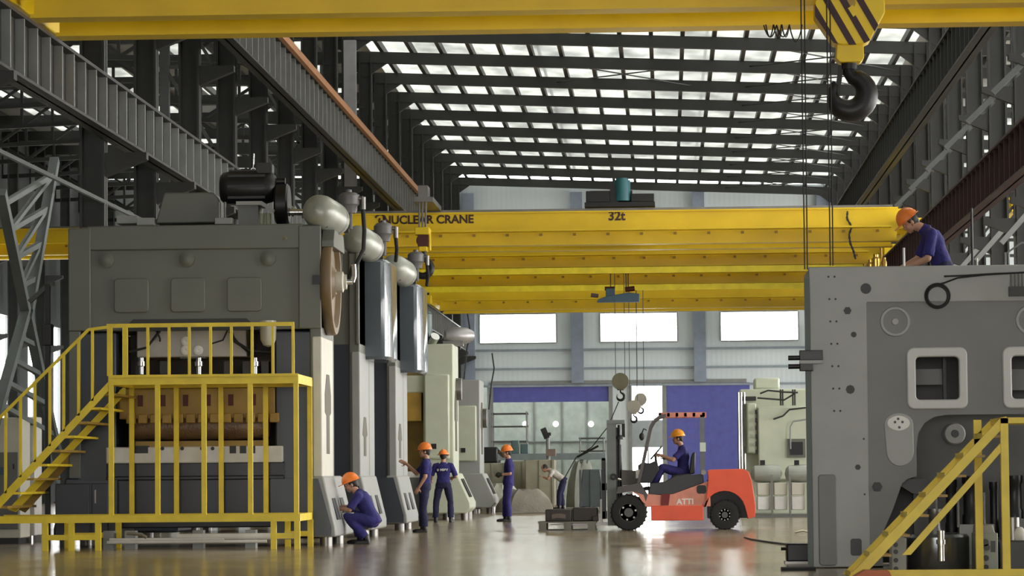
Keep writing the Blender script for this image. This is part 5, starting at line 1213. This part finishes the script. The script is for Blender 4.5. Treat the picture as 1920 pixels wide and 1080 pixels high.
# mast
MAST = mat('grey_green_mast', (.17, .19, .18), .5)
for y in (D+.2, D+W0-.3): B().box(x(1138), x(1155), y, y+.09, z(985), z(787)).obj('mast_rail', MAST, fl)
for y in (D+.28, D+W0-.38): B().box(x(1150), x(1158), y, y+.07, z(975), z(800)).obj('inner_mast_rail', DARKSTEEL, fl)
B().box(x(1138), x(1172), D+.18, D+W0-.19, z(793), z(786)).obj('mast_head', MAST, fl)
for y in (D+.34, D+W0-.36):
    b = B().cyl((x(1161), y, z(980)), (x(1161), y, z(832)), .048, n=14); b.cyl((x(1161), y, z(832)), (x(1161), y, z(795)), .028, n=10); b.lathe([(.09, 0), (.09, .04), (.05, .08)], (x(1161), y, z(822)), (0, 0, 1), 16); b.obj('lift_cylinder', BLACK, fl)
for y in (D+.45, D+W0-.5): B().box(x(1166), x(1172), y, y+.1, z(818), z(790)).obj('chain_guard', DARKSTEEL, fl)
B().tube([(x(1158), D+.3, z(897)), (x(1175), D+.3, z(902)), (x(1190), D+.3, z(905))], .03, 8).obj('tilt_cylinder', CHROME, fl)
B().ring((x(1150), D+.17, z(893)), (0, 1, 0), .05, .016, 18, 6).obj('hose_ring', BLACK, fl)
# carriage with load guard, forks
b = B()
b.box(x(1128), x(1136), D+.12, D+W0-.12, z(972), z(958)); b.box(x(1128), x(1136), D+.12, D+W0-.12, z(918), z(905))
for k in range(6): yy = D+.12+k*(W0-.29)/5; b.box(x(1128), x(1134), yy, yy+.05, z(972), z(858))
b.box(x(1128), x(1134), D+.12, D+W0-.12, z(862), z(857)); b.obj('carriage', BLACK, fl)
for y in (D+.28, D+W0-.4): B().prism([(x(1136), .15), (x(1128), .15), (x(1128), .6), (x(1124), .6), (x(1124), .145), (x(1030), .125), (x(1026), .11), (x(1136), .095)], y, y+.12).obj('fork', IRON, fl)
# pallet and its load
D6 = 62.05; xx = lambda px: X(px, 965, D6); w = lambda py: Z(1070, py, D6)
t = thing('pallet', ((xx(1008)+xx(1118))/2, D6+.5, 0), 'low wooden pallet on the floor ahead of the forklift', 'pallet')
pw = mat('dull_pallet_wood', (.16, .155, .13), .85, var=.3)
for k in range(5): B().box(xx(1008), xx(1118), D6+k*.235, D6+k*.235+.16, .155, .18).obj('deck_board', pw, t)
for px in (1010, 1057, 1102):
    for ya, yb in ((0, .15), (.5, .64), (.96, 1.1)): B().box(xx(px), xx(px+14), D6+ya, D6+yb, .02, .155).obj('bearer', pw, t)
for k in range(3): B().box(xx(1008), xx(1118), D6+k*.47, D6+k*.47+.16, 0, .02).obj('bottom_board', pw, t)
t = thing('machine_casting', ((xx(1021)+xx(1070))/2, D6+.4, .18), 'dark brown casting with a lighter waist at the outer end of the pallet', 'casting')
dk = mat('dark_brown_casting', (.035, .028, .026), .55)
B().box(xx(1022), xx(1071), D6+.1, D6+.8, .18, w(955)).obj('body', dk, t, bevel=.02)
b = B().prism([(xx(1034), w(965)), (xx(1042), w(963)), (xx(1052), w(963)), (xx(1060), w(965)), (xx(1060), w(973)), (xx(1050), w(971)), (xx(1043), w(971)), (xx(1034), w(973))], D6+.07, D6+.1); b.obj('rib', mat('worn_brown', (.12, .09, .07), .5), t)
t = thing('machine_casting', ((xx(1073)+xx(1118))/2, D6+.4, .18), 'plain dark slab-sided casting on the pallet nearest the forklift mast', 'casting')
B().box(xx(1073), xx(1120), D6+.15, D6+.85, .18, w(952)).obj('body', dk, t, bevel=.025)
B().box(xx(1110), xx(1122), D6+.1, D6+.2, .18, w(968)).obj('lug', dk, t, bevel=.015)
# ================================================================= people
from mathutils import noise
def V(*a): return Vector(a)
def blob_limb(b, p, q, r0, r1, n=12):
    p, q = V(*p), V(*q); b.tube([p, p.lerp(q, .35), q], [r0, r0*.62+r1*.42, r1], n); b.sph(p, r0*1.0, n, 6); b.sph(q, r1*1.0, n, 6)
def loft(b, secs, n=18):
    """secs: (centre, lateral dir, fore dir, half width, half depth)"""
    vs = []; fs = []
    for c, l, f, a, d in secs:
        for j in range(n):
            t = 2*math.pi*j/n; ct, st = math.cos(t), math.sin(t); e = .8
            vs.append(V(*c)+l*(a*math.copysign(abs(ct)**e, ct))+f*(d*math.copysign(abs(st)**e, st)))
    k = len(secs)
    for i in range(k-1):
        for j in range(n): fs.append((i*n+j, i*n+(j+1)%n, (i+1)*n+(j+1)%n, (i+1)*n+j))
    fs += [tuple(range(n-1, -1, -1)), tuple(range((k-1)*n, k*n))]; b.add(vs, fs)
def fuse(b, name, m, parent, vox, crumple=0.0, smooth=4):
    """melt the overlapping pieces into one continuous skin"""
    me = b.mesh(name, m); o = bpy.data.objects.new(name, me); COL.objects.link(o)
    r = o.modifiers.new('skin', 'REMESH'); r.mode = 'VOXEL'; r.voxel_size = vox
    s = o.modifiers.new('smooth', 'SMOOTH'); s.iterations = smooth; s.factor = .5
    bpy.context.view_layer.update(); new = bpy.data.meshes.new_from_object(o.evaluated_get(bpy.context.evaluated_depsgraph_get()))
    bpy.data.objects.remove(o); bpy.data.meshes.remove(me)
    if crumple:
        for v in new.vertices:
            n = noise.noise(v.co*9.0)+.6*noise.noise(v.co*19.0+V(3, 1, 7)); v.co += v.normal*n*crumple
    new.polygons.foreach_set('use_smooth', [True]*len(new.polygons)); new.materials.clear(); new.materials.append(m)
    o = bpy.data.objects.new(name, new); COL.objects.link(o); o.parent = parent
    return o
def hand(b, wr, d, palm, curl, thumb_side):
    """palm, four unequal bent fingers and a thumb from the side of the palm; d = along the hand, palm = way the palm faces"""
    d = V(*d).normalized(); pn = V(*palm); pn = (pn-d*pn.dot(d)).normalized(); sd = d.cross(pn)*thumb_side
    wr = V(*wr); c = wr+d*.045
    R = Matrix((sd, pn, d)).transposed(); b.sph(c, (.043, .018, .055), 12, 8, R)
    for i, (o, L) in enumerate(((.03, .075), (.010, .085), (-.011, .08), (-.031, .062))):
        p = wr+d*.085+sd*o; a = curl*.5; dr = d
        for k in range(3):
            a2 = a*(k+1)*.75; dr = d*math.cos(a2)+pn*math.sin(a2); q = p+dr*(L*(.42, .33, .25)[k]); b.tube([p, q], [.0105-.001*k, .0098-.001*k], 8); b.sph(q, .0098-.001*k, 8, 5); p = q
    p = wr+d*.025+sd*.035; q = p+(d*.6+sd*.75+pn*.25).normalized()*.04; r = q+(d*.85+sd*.25+pn*.4).normalized()*.035
    b.tube([p, q, r], [.014, .012, .009], 8); b.sph(r, .009, 8, 5)
def person(label, loc, heading, J, hat=ORANGE, shirt=NAVY, trousers=NAVYDK, sleeve=.95, gloves=False, legs=True, scale=1.0, mark=False, belt=False, hatname='helmet'):
    """J: joints in the person's own axes, x forward, y to the person's left, z up"""
    root = thing('person', (0, 0, 0), label, 'person', 'workers in navy overalls and orange helmets' if hat is ORANGE else None)
    g = {k: V(*v) for k, v in J.items() if len(v) == 3}
    hipc, chest, neck, head = g['pelvis'], g['chest'], g['neck'], g['head']
    latH = (g['hipL']-g['hipR']).normalized(); latS = (g['shL']-g['shR']).normalized(); sp = (chest-hipc).normalized()
    def fr(l): f = l.cross(sp); return f.normalized()
    waist = hipc.lerp(chest, .42)+fr(latH)*.0; latW = (latH+latS).normalized()
    def torso(b, k, up=True):
        ns = (neck-chest).normalized()
        s = [(hipc-sp*.09, latH, fr(latH), .13*k, .10*k), (hipc, latH, fr(latH), .168*k, .122*k), (waist, latW, fr(latW), .150*k, .108*k), (hipc.lerp(chest, .75), latS, fr(latS), .172*k, .122*k), (chest, latS, fr(latS), .172*k, .105*k), (chest+ns*.05, latS, fr(latS), .12*k, .075*k)]
        loft(b, s)
    hf = g['face'].normalized(); hl = latS-hf*latS.dot(hf); hl.normalize(); hu = hf.cross(hl); hu = hu if hu.dot((head-neck)) > 0 else -hu
    R = Matrix((hf, hl, hu)).transposed(); H = lambda a, c, d: head+hf*a+hl*c+hu*d
    # body: one continuous skin
    b = B(); torso(b, .88)
    b.tube([chest+(neck-chest)*.1, neck, H(-.012, 0, -.05)], [.07, .056, .058], 12)
    b.sph(H(-.012, 0, .022), (.098, .078, .098), 16, 12, R); b.sph(H(.022, 0, -.045), (.066, .060, .072), 14, 10, R); b.sph(H(.062, 0, -.092), (.024, .028, .02), 10, 6, R)
    b.lathe([(.002, 0), (.013, .02), (.019, .042), (.012, .052)], H(.083, 0, .012), -hu*1.0+hf*.32, 10)          # nose
    b.sph(H(.085, 0, -.062), (.012, .026, .008), 10, 6, R); b.sph(H(.082, 0, -.073), (.012, .022, .008), 10, 6, R)   # lips
    b.sph(H(.078, 0, .03), (.014, .055, .009), 10, 6, R)                                                            # brow
    for s in (1, -1): b.sph(H(-.012, s*.079, -.015), (.017, .008, .032), 10, 8, R); b.sph(H(.055, s*.042, -.03), (.03, .02, .024), 10, 6, R)
    for S in 'LR':
        sh, el, wr = g['sh'+S], g['el'+S], g['wr'+S]
        blob_limb(b, sh, el, .052, .040); blob_limb(b, el, wr, .040, .027)
        pd = g.get('palm'+S, V(0, 0, -1)); hd = g.get('hd'+S, (wr-el)); hand(b, wr, hd, pd, .9 if 'curl'+S not in J else J['curl'+S][0], 1 if S == 'L' else -1)
        if legs:
            blob_limb(b, g['hip'+S], g['kn'+S], .085, .056); blob_limb(b, g['kn'+S], g['an'+S], .054, .036)
    body = fuse(b, 'body', SKIN, root, .0085, 0, 2)
    # eyes
    e = B()
    for s in (1, -1): e.sph(H(.079, s*.032, .010), (.008, .013, .007), 10, 6, R).cut()
    e.objs('eye', mat('eye_white', (.7, .68, .64), .3), root)
    e = B()
    for s in (1, -1): e.sph(H(.0855, s*.032, .010), (.003, .006, .006), 8, 5, R).cut()
    e.objs('pupil', BLACK, root)
    b = B(); b.sph(H(-.026, 0, .020), (.092, .083, .098), 16, 10, R); b.sph(H(-.07, 0, -.03), (.035, .06, .05), 12, 8, R)
    for s in (1, -1): b.sph(H(-.0, s*.074, .02), (.03, .01, .03), 10, 6, R)
    fuse(b, 'hair', HAIR, root, .009, 0, 2)
    # shirt
    b = B(); torso(b, 1.0)
    for S in 'LR':
        sh, el, wr = g['sh'+S], g['el'+S], g['wr'+S]; end = sh.lerp(el, sleeve) if sleeve <= 1 else el.lerp(wr, sleeve-1)
        b.sph(sh, .070, 14, 8); b.tube([chest.lerp(sh, .55)+(neck-chest)*.05, sh], [.082, .068], 12)
        if sleeve <= 1: b.tube([sh, sh.lerp(end, .5), end], [.068, .064, .066], 12)
        else: b.tube([sh, el], [.068, .056], 12); b.sph(el, .057, 12, 8); b.tube([el, end], [.056, .046], 12)
    b.tube([chest+(neck-chest)*.25, chest+(neck-chest)*.9], [.085, .066], 12)
    fuse(b, 'shirt', shirt, root, .013, .007, 3)
    if legs:
        b = B(); loft(b, [(hipc+sp*.07, latH, fr(latH), .158, .115), (hipc, latH, fr(latH), .172, .126), (hipc-sp*.08, latH, fr(latH), .165, .122)])
        for S in 'LR':
            hp, kn, an = g['hip'+S], g['kn'+S], g['an'+S]; low = kn.lerp(an, .93)
            b.sph(hp, .1, 14, 8); b.tube([hp, hp.lerp(kn, .5), kn], [.1, .092, .073], 14); b.sph(kn, .074, 12, 8); b.tube([kn, kn.lerp(low, .5), low], [.074, .075, .073], 14)
        fuse(b, 'trousers', trousers, root, .013, .008, 3)
        for S in 'LR':
            an, toe = g['an'+S], g['toe'+S]; d = toe-an; fd = V(d.x, d.y, d.z*.3 if d.z > -.02 else d.z).normalized(); fd = (toe-an-V(0, 0, (toe-an).z*.85)).normalized() if abs((toe-an).normalized().z) < .8 else (toe-an).normalized()
            l = V(0, 0, 1).cross(fd); l = l.normalized() if l.length > .1 else V(0, 1, 0); u = fd.cross(l); Rb = Matrix((fd, l, u)).transposed(); c = an-u*.035
            b = B(); b.tube([an+u*.06, an-u*.02], [.05, .05], 12); b.sph(c+fd*.0, (.06, .042, .045), 12, 8, Rb); b.sph(c+fd*.11-u*.012, (.105, .045, .036), 14, 8, Rb); b.obox(c+fd*.075-u*.042, (.25, .082, .02), Rb)
            fuse(b, 'boot', BLACK, root, .011, 0, 2)
    # helmet
    if hat is not None:
        hc = H(-.008, 0, .045); b = B()
        b.sph(hc, (.138, .118, .125), 26, 10, R, .5, 1.0)
        b.lathe([(.118, 0), (.150, -.004), (.152, -.012), (.118, -.014)], hc+hu*.004, hu, 30)
        pk = []
        for i in range(9):
            a = math.radians(-62+124*i/8); pk.append((.205*math.cos(a)*(1 if abs(a) < .9 else .95), .135*math.sin(a)))
        vs = [hc+hf*p[0]+hl*p[1]-hu*(.012+.02*max(0, p[0]-.12)) for p in pk]+[hc+hf*.06+hl*p[1]*.8-hu*.008 for p in pk]
        vs2 = [v+hu*.010 for v in vs]; n = len(pk)
        b.add(vs+vs2, [(i, i+1, n+i+1, n+i) for i in range(n-1)]+[(2*n+i, 3*n+i, 3*n+i+1, 2*n+i+1) for i in range(n-1)]+[(i, 2*n+i, 2*n+i+1, i+1) for i in range(n-1)])
        b.tube([hc+hf*.125*math.cos(a)+hu*(.128*math.sin(a)) for a in [math.radians(25+130*i/10) for i in range(11)]], .013, 8)
        b.obj(hatname, hat, root)
        b = B(); b.tube([H(-.02, s_*.085, .03) if k == 0 else H(.03, s_*.03, -.115) for s_, k in ((1, 0), (1, 1))]+[H(.03, -.03, -.115), H(-.02, -.085, .03)], .005, 5); b.obj('chin_strap', BLACK, root)
    if gloves:
        for S in 'L':
            wr, el = g['wr'+S], g['el'+S]; d = (wr-el).normalized(); b = B(); b.sph(wr+d*.06, (.06, .05, .065), 12, 8); b.tube([wr-d*.03, wr+d*.04], [.04, .045], 12); b.obj('glove', mat('black_glove', (.015, .018, .014), .8, bump=.4), root)
    if mark:
        c = chest.lerp(hipc, .22)-fr(latS)*.128
        b = B().ring(c+latS*.115, fr(latS), .022, .005, 16, 5); b.tube([c+latS*.115+V(0, 0, .03), c+latS*.115-V(0, 0, .03)], .005, 5); b.obj('back_emblem', LETTERW, root)
        flat_text('MSBV', .075, 'back_lettering', LETTERW, root, c-latS*.03, -latS, V(0, 0, 1), .012, V(0, 0, 0), .003)
    root.location = loc; root.rotation_euler.z = heading; root.scale = (scale,)*3
    return root
def stand(lean=0.0, feet=((.02, .11), (-.03, -.11)), turn=0.0):
    """upright joints for a 1.66 m body; lean shifts the upper body forward"""
    J = dict(pelvis=(0, 0, .90), hipL=(0, .09, .88), hipR=(0, -.09, .88), chest=(lean, 0, 1.33), neck=(lean*1.15, 0, 1.43), head=(lean*1.2+.035, 0, 1.555), face=(1, 0, -.12),
             shL=(lean, .19, 1.335), shR=(lean, -.19, 1.335))
    for S, (fx, fy) in zip('LR', feet):
        J['an'+S] = (fx, fy, .085); J['toe'+S] = (fx+.15, fy*1.15, .03); J['kn'+S] = ((fx)*.5+.025, fy*.95, .48)
    return J
def place(px, py_feet, D): return (X(px, py_feet, D), D, 0)
PI = math.pi
# worker reaching towards a switch, side on
J = stand(-.03, ((.0, .09), (.05, -.10))); J.update(elR=(.17, -.20, 1.13), wrR=(.36, -.15, 1.32), hdR=(.5, .1, .25), palmR=(0, 1, 0), elL=(-.03, .25, 1.07), wrL=(.10, .20, .86), palmL=(0, -1, 0), face=(1, .05, -.02), curlR=(.5,))
person('worker in navy overalls reaching out one hand to the slate press, seen side on', place(797, 995, 61.6), PI, J, scale=1.0, sleeve=.85)
# worker seen from the back
J = stand(.0, ((.0, .19), (.0, -.17))); J.update(elL=(.02, .29, 1.10), wrL=(.2, .31, 1.02), elR=(.03, -.29, 1.08), wrR=(.22, -.20, 1.05), palmL=(0, -1, 0), palmR=(0, 1, 0), face=(1, .0, -.1))
person('worker seen from the back with pale lettering on navy overalls, before the pale green press', place(832, 980, 75.0), PI/2-.05, J, mark=True, sleeve=.95, scale=.99)
# third worker, side on, black glove
J = stand(.0, ((.0, .07), (.07, -.07))); J.update(elL=(-.02, .24, 1.08), wrL=(.18, .17, 1.06), elR=(.0, -.24, 1.08), wrR=(.2, -.12, 1.06), palmL=(0, -1, 0), palmR=(0, 1, 0), face=(1, .0, -.1), chest=(-.02, 0, 1.33))
person('worker in navy overalls with a black glove, standing alone before the pale crates', place(954, 978, 75.3), PI+.12, J, gloves=True, trousers=NAVY, sleeve=.9, scale=1.04)
# crouching worker
J = dict(pelvis=(-.06, 0, .36), hipL=(-.05, .10, .34), hipR=(-.05, -.10, .34), chest=(.13, 0, .74), neck=(.20, 0, .80), head=(.27, 0, .90), face=(1, .1, -.38), shL=(.13, .18, .72), shR=(.15, -.18, .74),
         knL=(.30, .17, .42), knR=(.26, -.16, .45), anL=(.02, .13, .085), anR=(.16, -.13, .085), toeL=(.17, .15, .03), toeR=(.31, -.14, .03), elL=(.25, .24, .52), elR=(.32, -.2, .55), wrL=(.42, .16, .53), wrR=(.44, -.10, .56), palmL=(0, -.3, -1), palmR=(0, .3, -1), hdL=(1, -.1, .05), hdR=(1, .1, .1))
person('worker crouching on the floor with an orange helmet at the foot of the nearest press', place(692, 1021, 51.6), PI-.08, J, trousers=NAVY, sleeve=.95, scale=1.07)
tag(B().obox((X(645, 966, 51.5)+.07, 51.45, Z(641, 966, 51.7)), (.2, .1, .11)).obj('cover_plate', IRON, None, bevel=.01), 'small dark cover plate held by the crouching worker at the foot vent', 'plate')
# worker on top of the grey frame, leaning over
J = stand(.0); J.update(chest=(.14, 0, 1.30), neck=(.26, 0, 1.375), head=(.375, 0, 1.43), face=(.75, .1, -.62), shL=(.13, .19, 1.27), shR=(.16, -.19, 1.28), elL=(.18, .24, .99), wrL=(.40, .18, .90), hdL=(1, -.1, -.25), elR=(.28, -.22, 1.02), wrR=(.48, -.12, .91), palmL=(0, 0, -1), palmR=(0, 0, -1))
person('worker leaning over on top of the huge grey frame at the right', (X(1768, 500, 37.3), 37.3, 2.55), PI-.05, J, sleeve=.9, scale=1.0)
# forklift driver
sx = lambda px: (X(1282, 890, 62.55)-X(px, 890, 62.55)); sz = lambda py: Z(1270, py, 62.55)-.0
J = dict(pelvis=(0, 0, 1.11), hipL=(.02, .09, 1.10), hipR=(.02, -.09, 1.10), chest=(.0, 0, 1.55), neck=(.045, 0, 1.65), head=(.10, 0, 1.775), face=(1, 0, -.08), shL=(.0, .19, 1.55), shR=(.0, -.19, 1.55), knL=(.42, .14, 1.20), knR=(.40, -.14, 1.21), anL=(.60, .13, .86), anR=(.58, -.13, .86), toeL=(.74, .14, .81), toeR=(.72, -.14, .81),
         elL=(.20, .26, 1.35), elR=(.2, -.24, 1.36), wrL=(.42, .13, 1.43), wrR=(.42, -.12, 1.45), hdL=(1, -.2, .3), hdR=(1, .2, .3), palmL=(0, -.3, -1), palmR=(0, .3, -1))
person('forklift driver in navy overalls and a yellow-orange helmet, seated at the wheel', (X(1281, 890, 62.58), 62.58, 0), PI, J, hat=mat('amber_helmet_plastic', (.85, .36, .02), .3, var=.04), sleeve=.8, trousers=NAVY)
# bent-over worker by the olive crate
J = stand(.0, ((.06, .10), (-.06, -.10))); J.update(pelvis=(-.08, 0, .88), hipL=(-.08, .09, .86), hipR=(-.08, -.09, .86), chest=(.26, 0, 1.14), neck=(.37, 0, 1.20), head=(.49, 0, 1.25), face=(.8, 0, -.6), shL=(.26, .18, 1.12), shR=(.26, -.18, 1.12), elL=(.38, .22, .92), elR=(.38, -.22, .92), wrL=(.52, .16, .98), wrR=(.52, -.16, .98))
person('bareheaded worker in pale shirt and dark trousers bending over behind the forklift load', place(1052, 950, 101.5), PI, J, hat=None, shirt=mat('pale_work_shirt', (.5, .47, .42), .85, bump=.3), trousers=NAVYDK, sleeve=.6, scale=1.04)
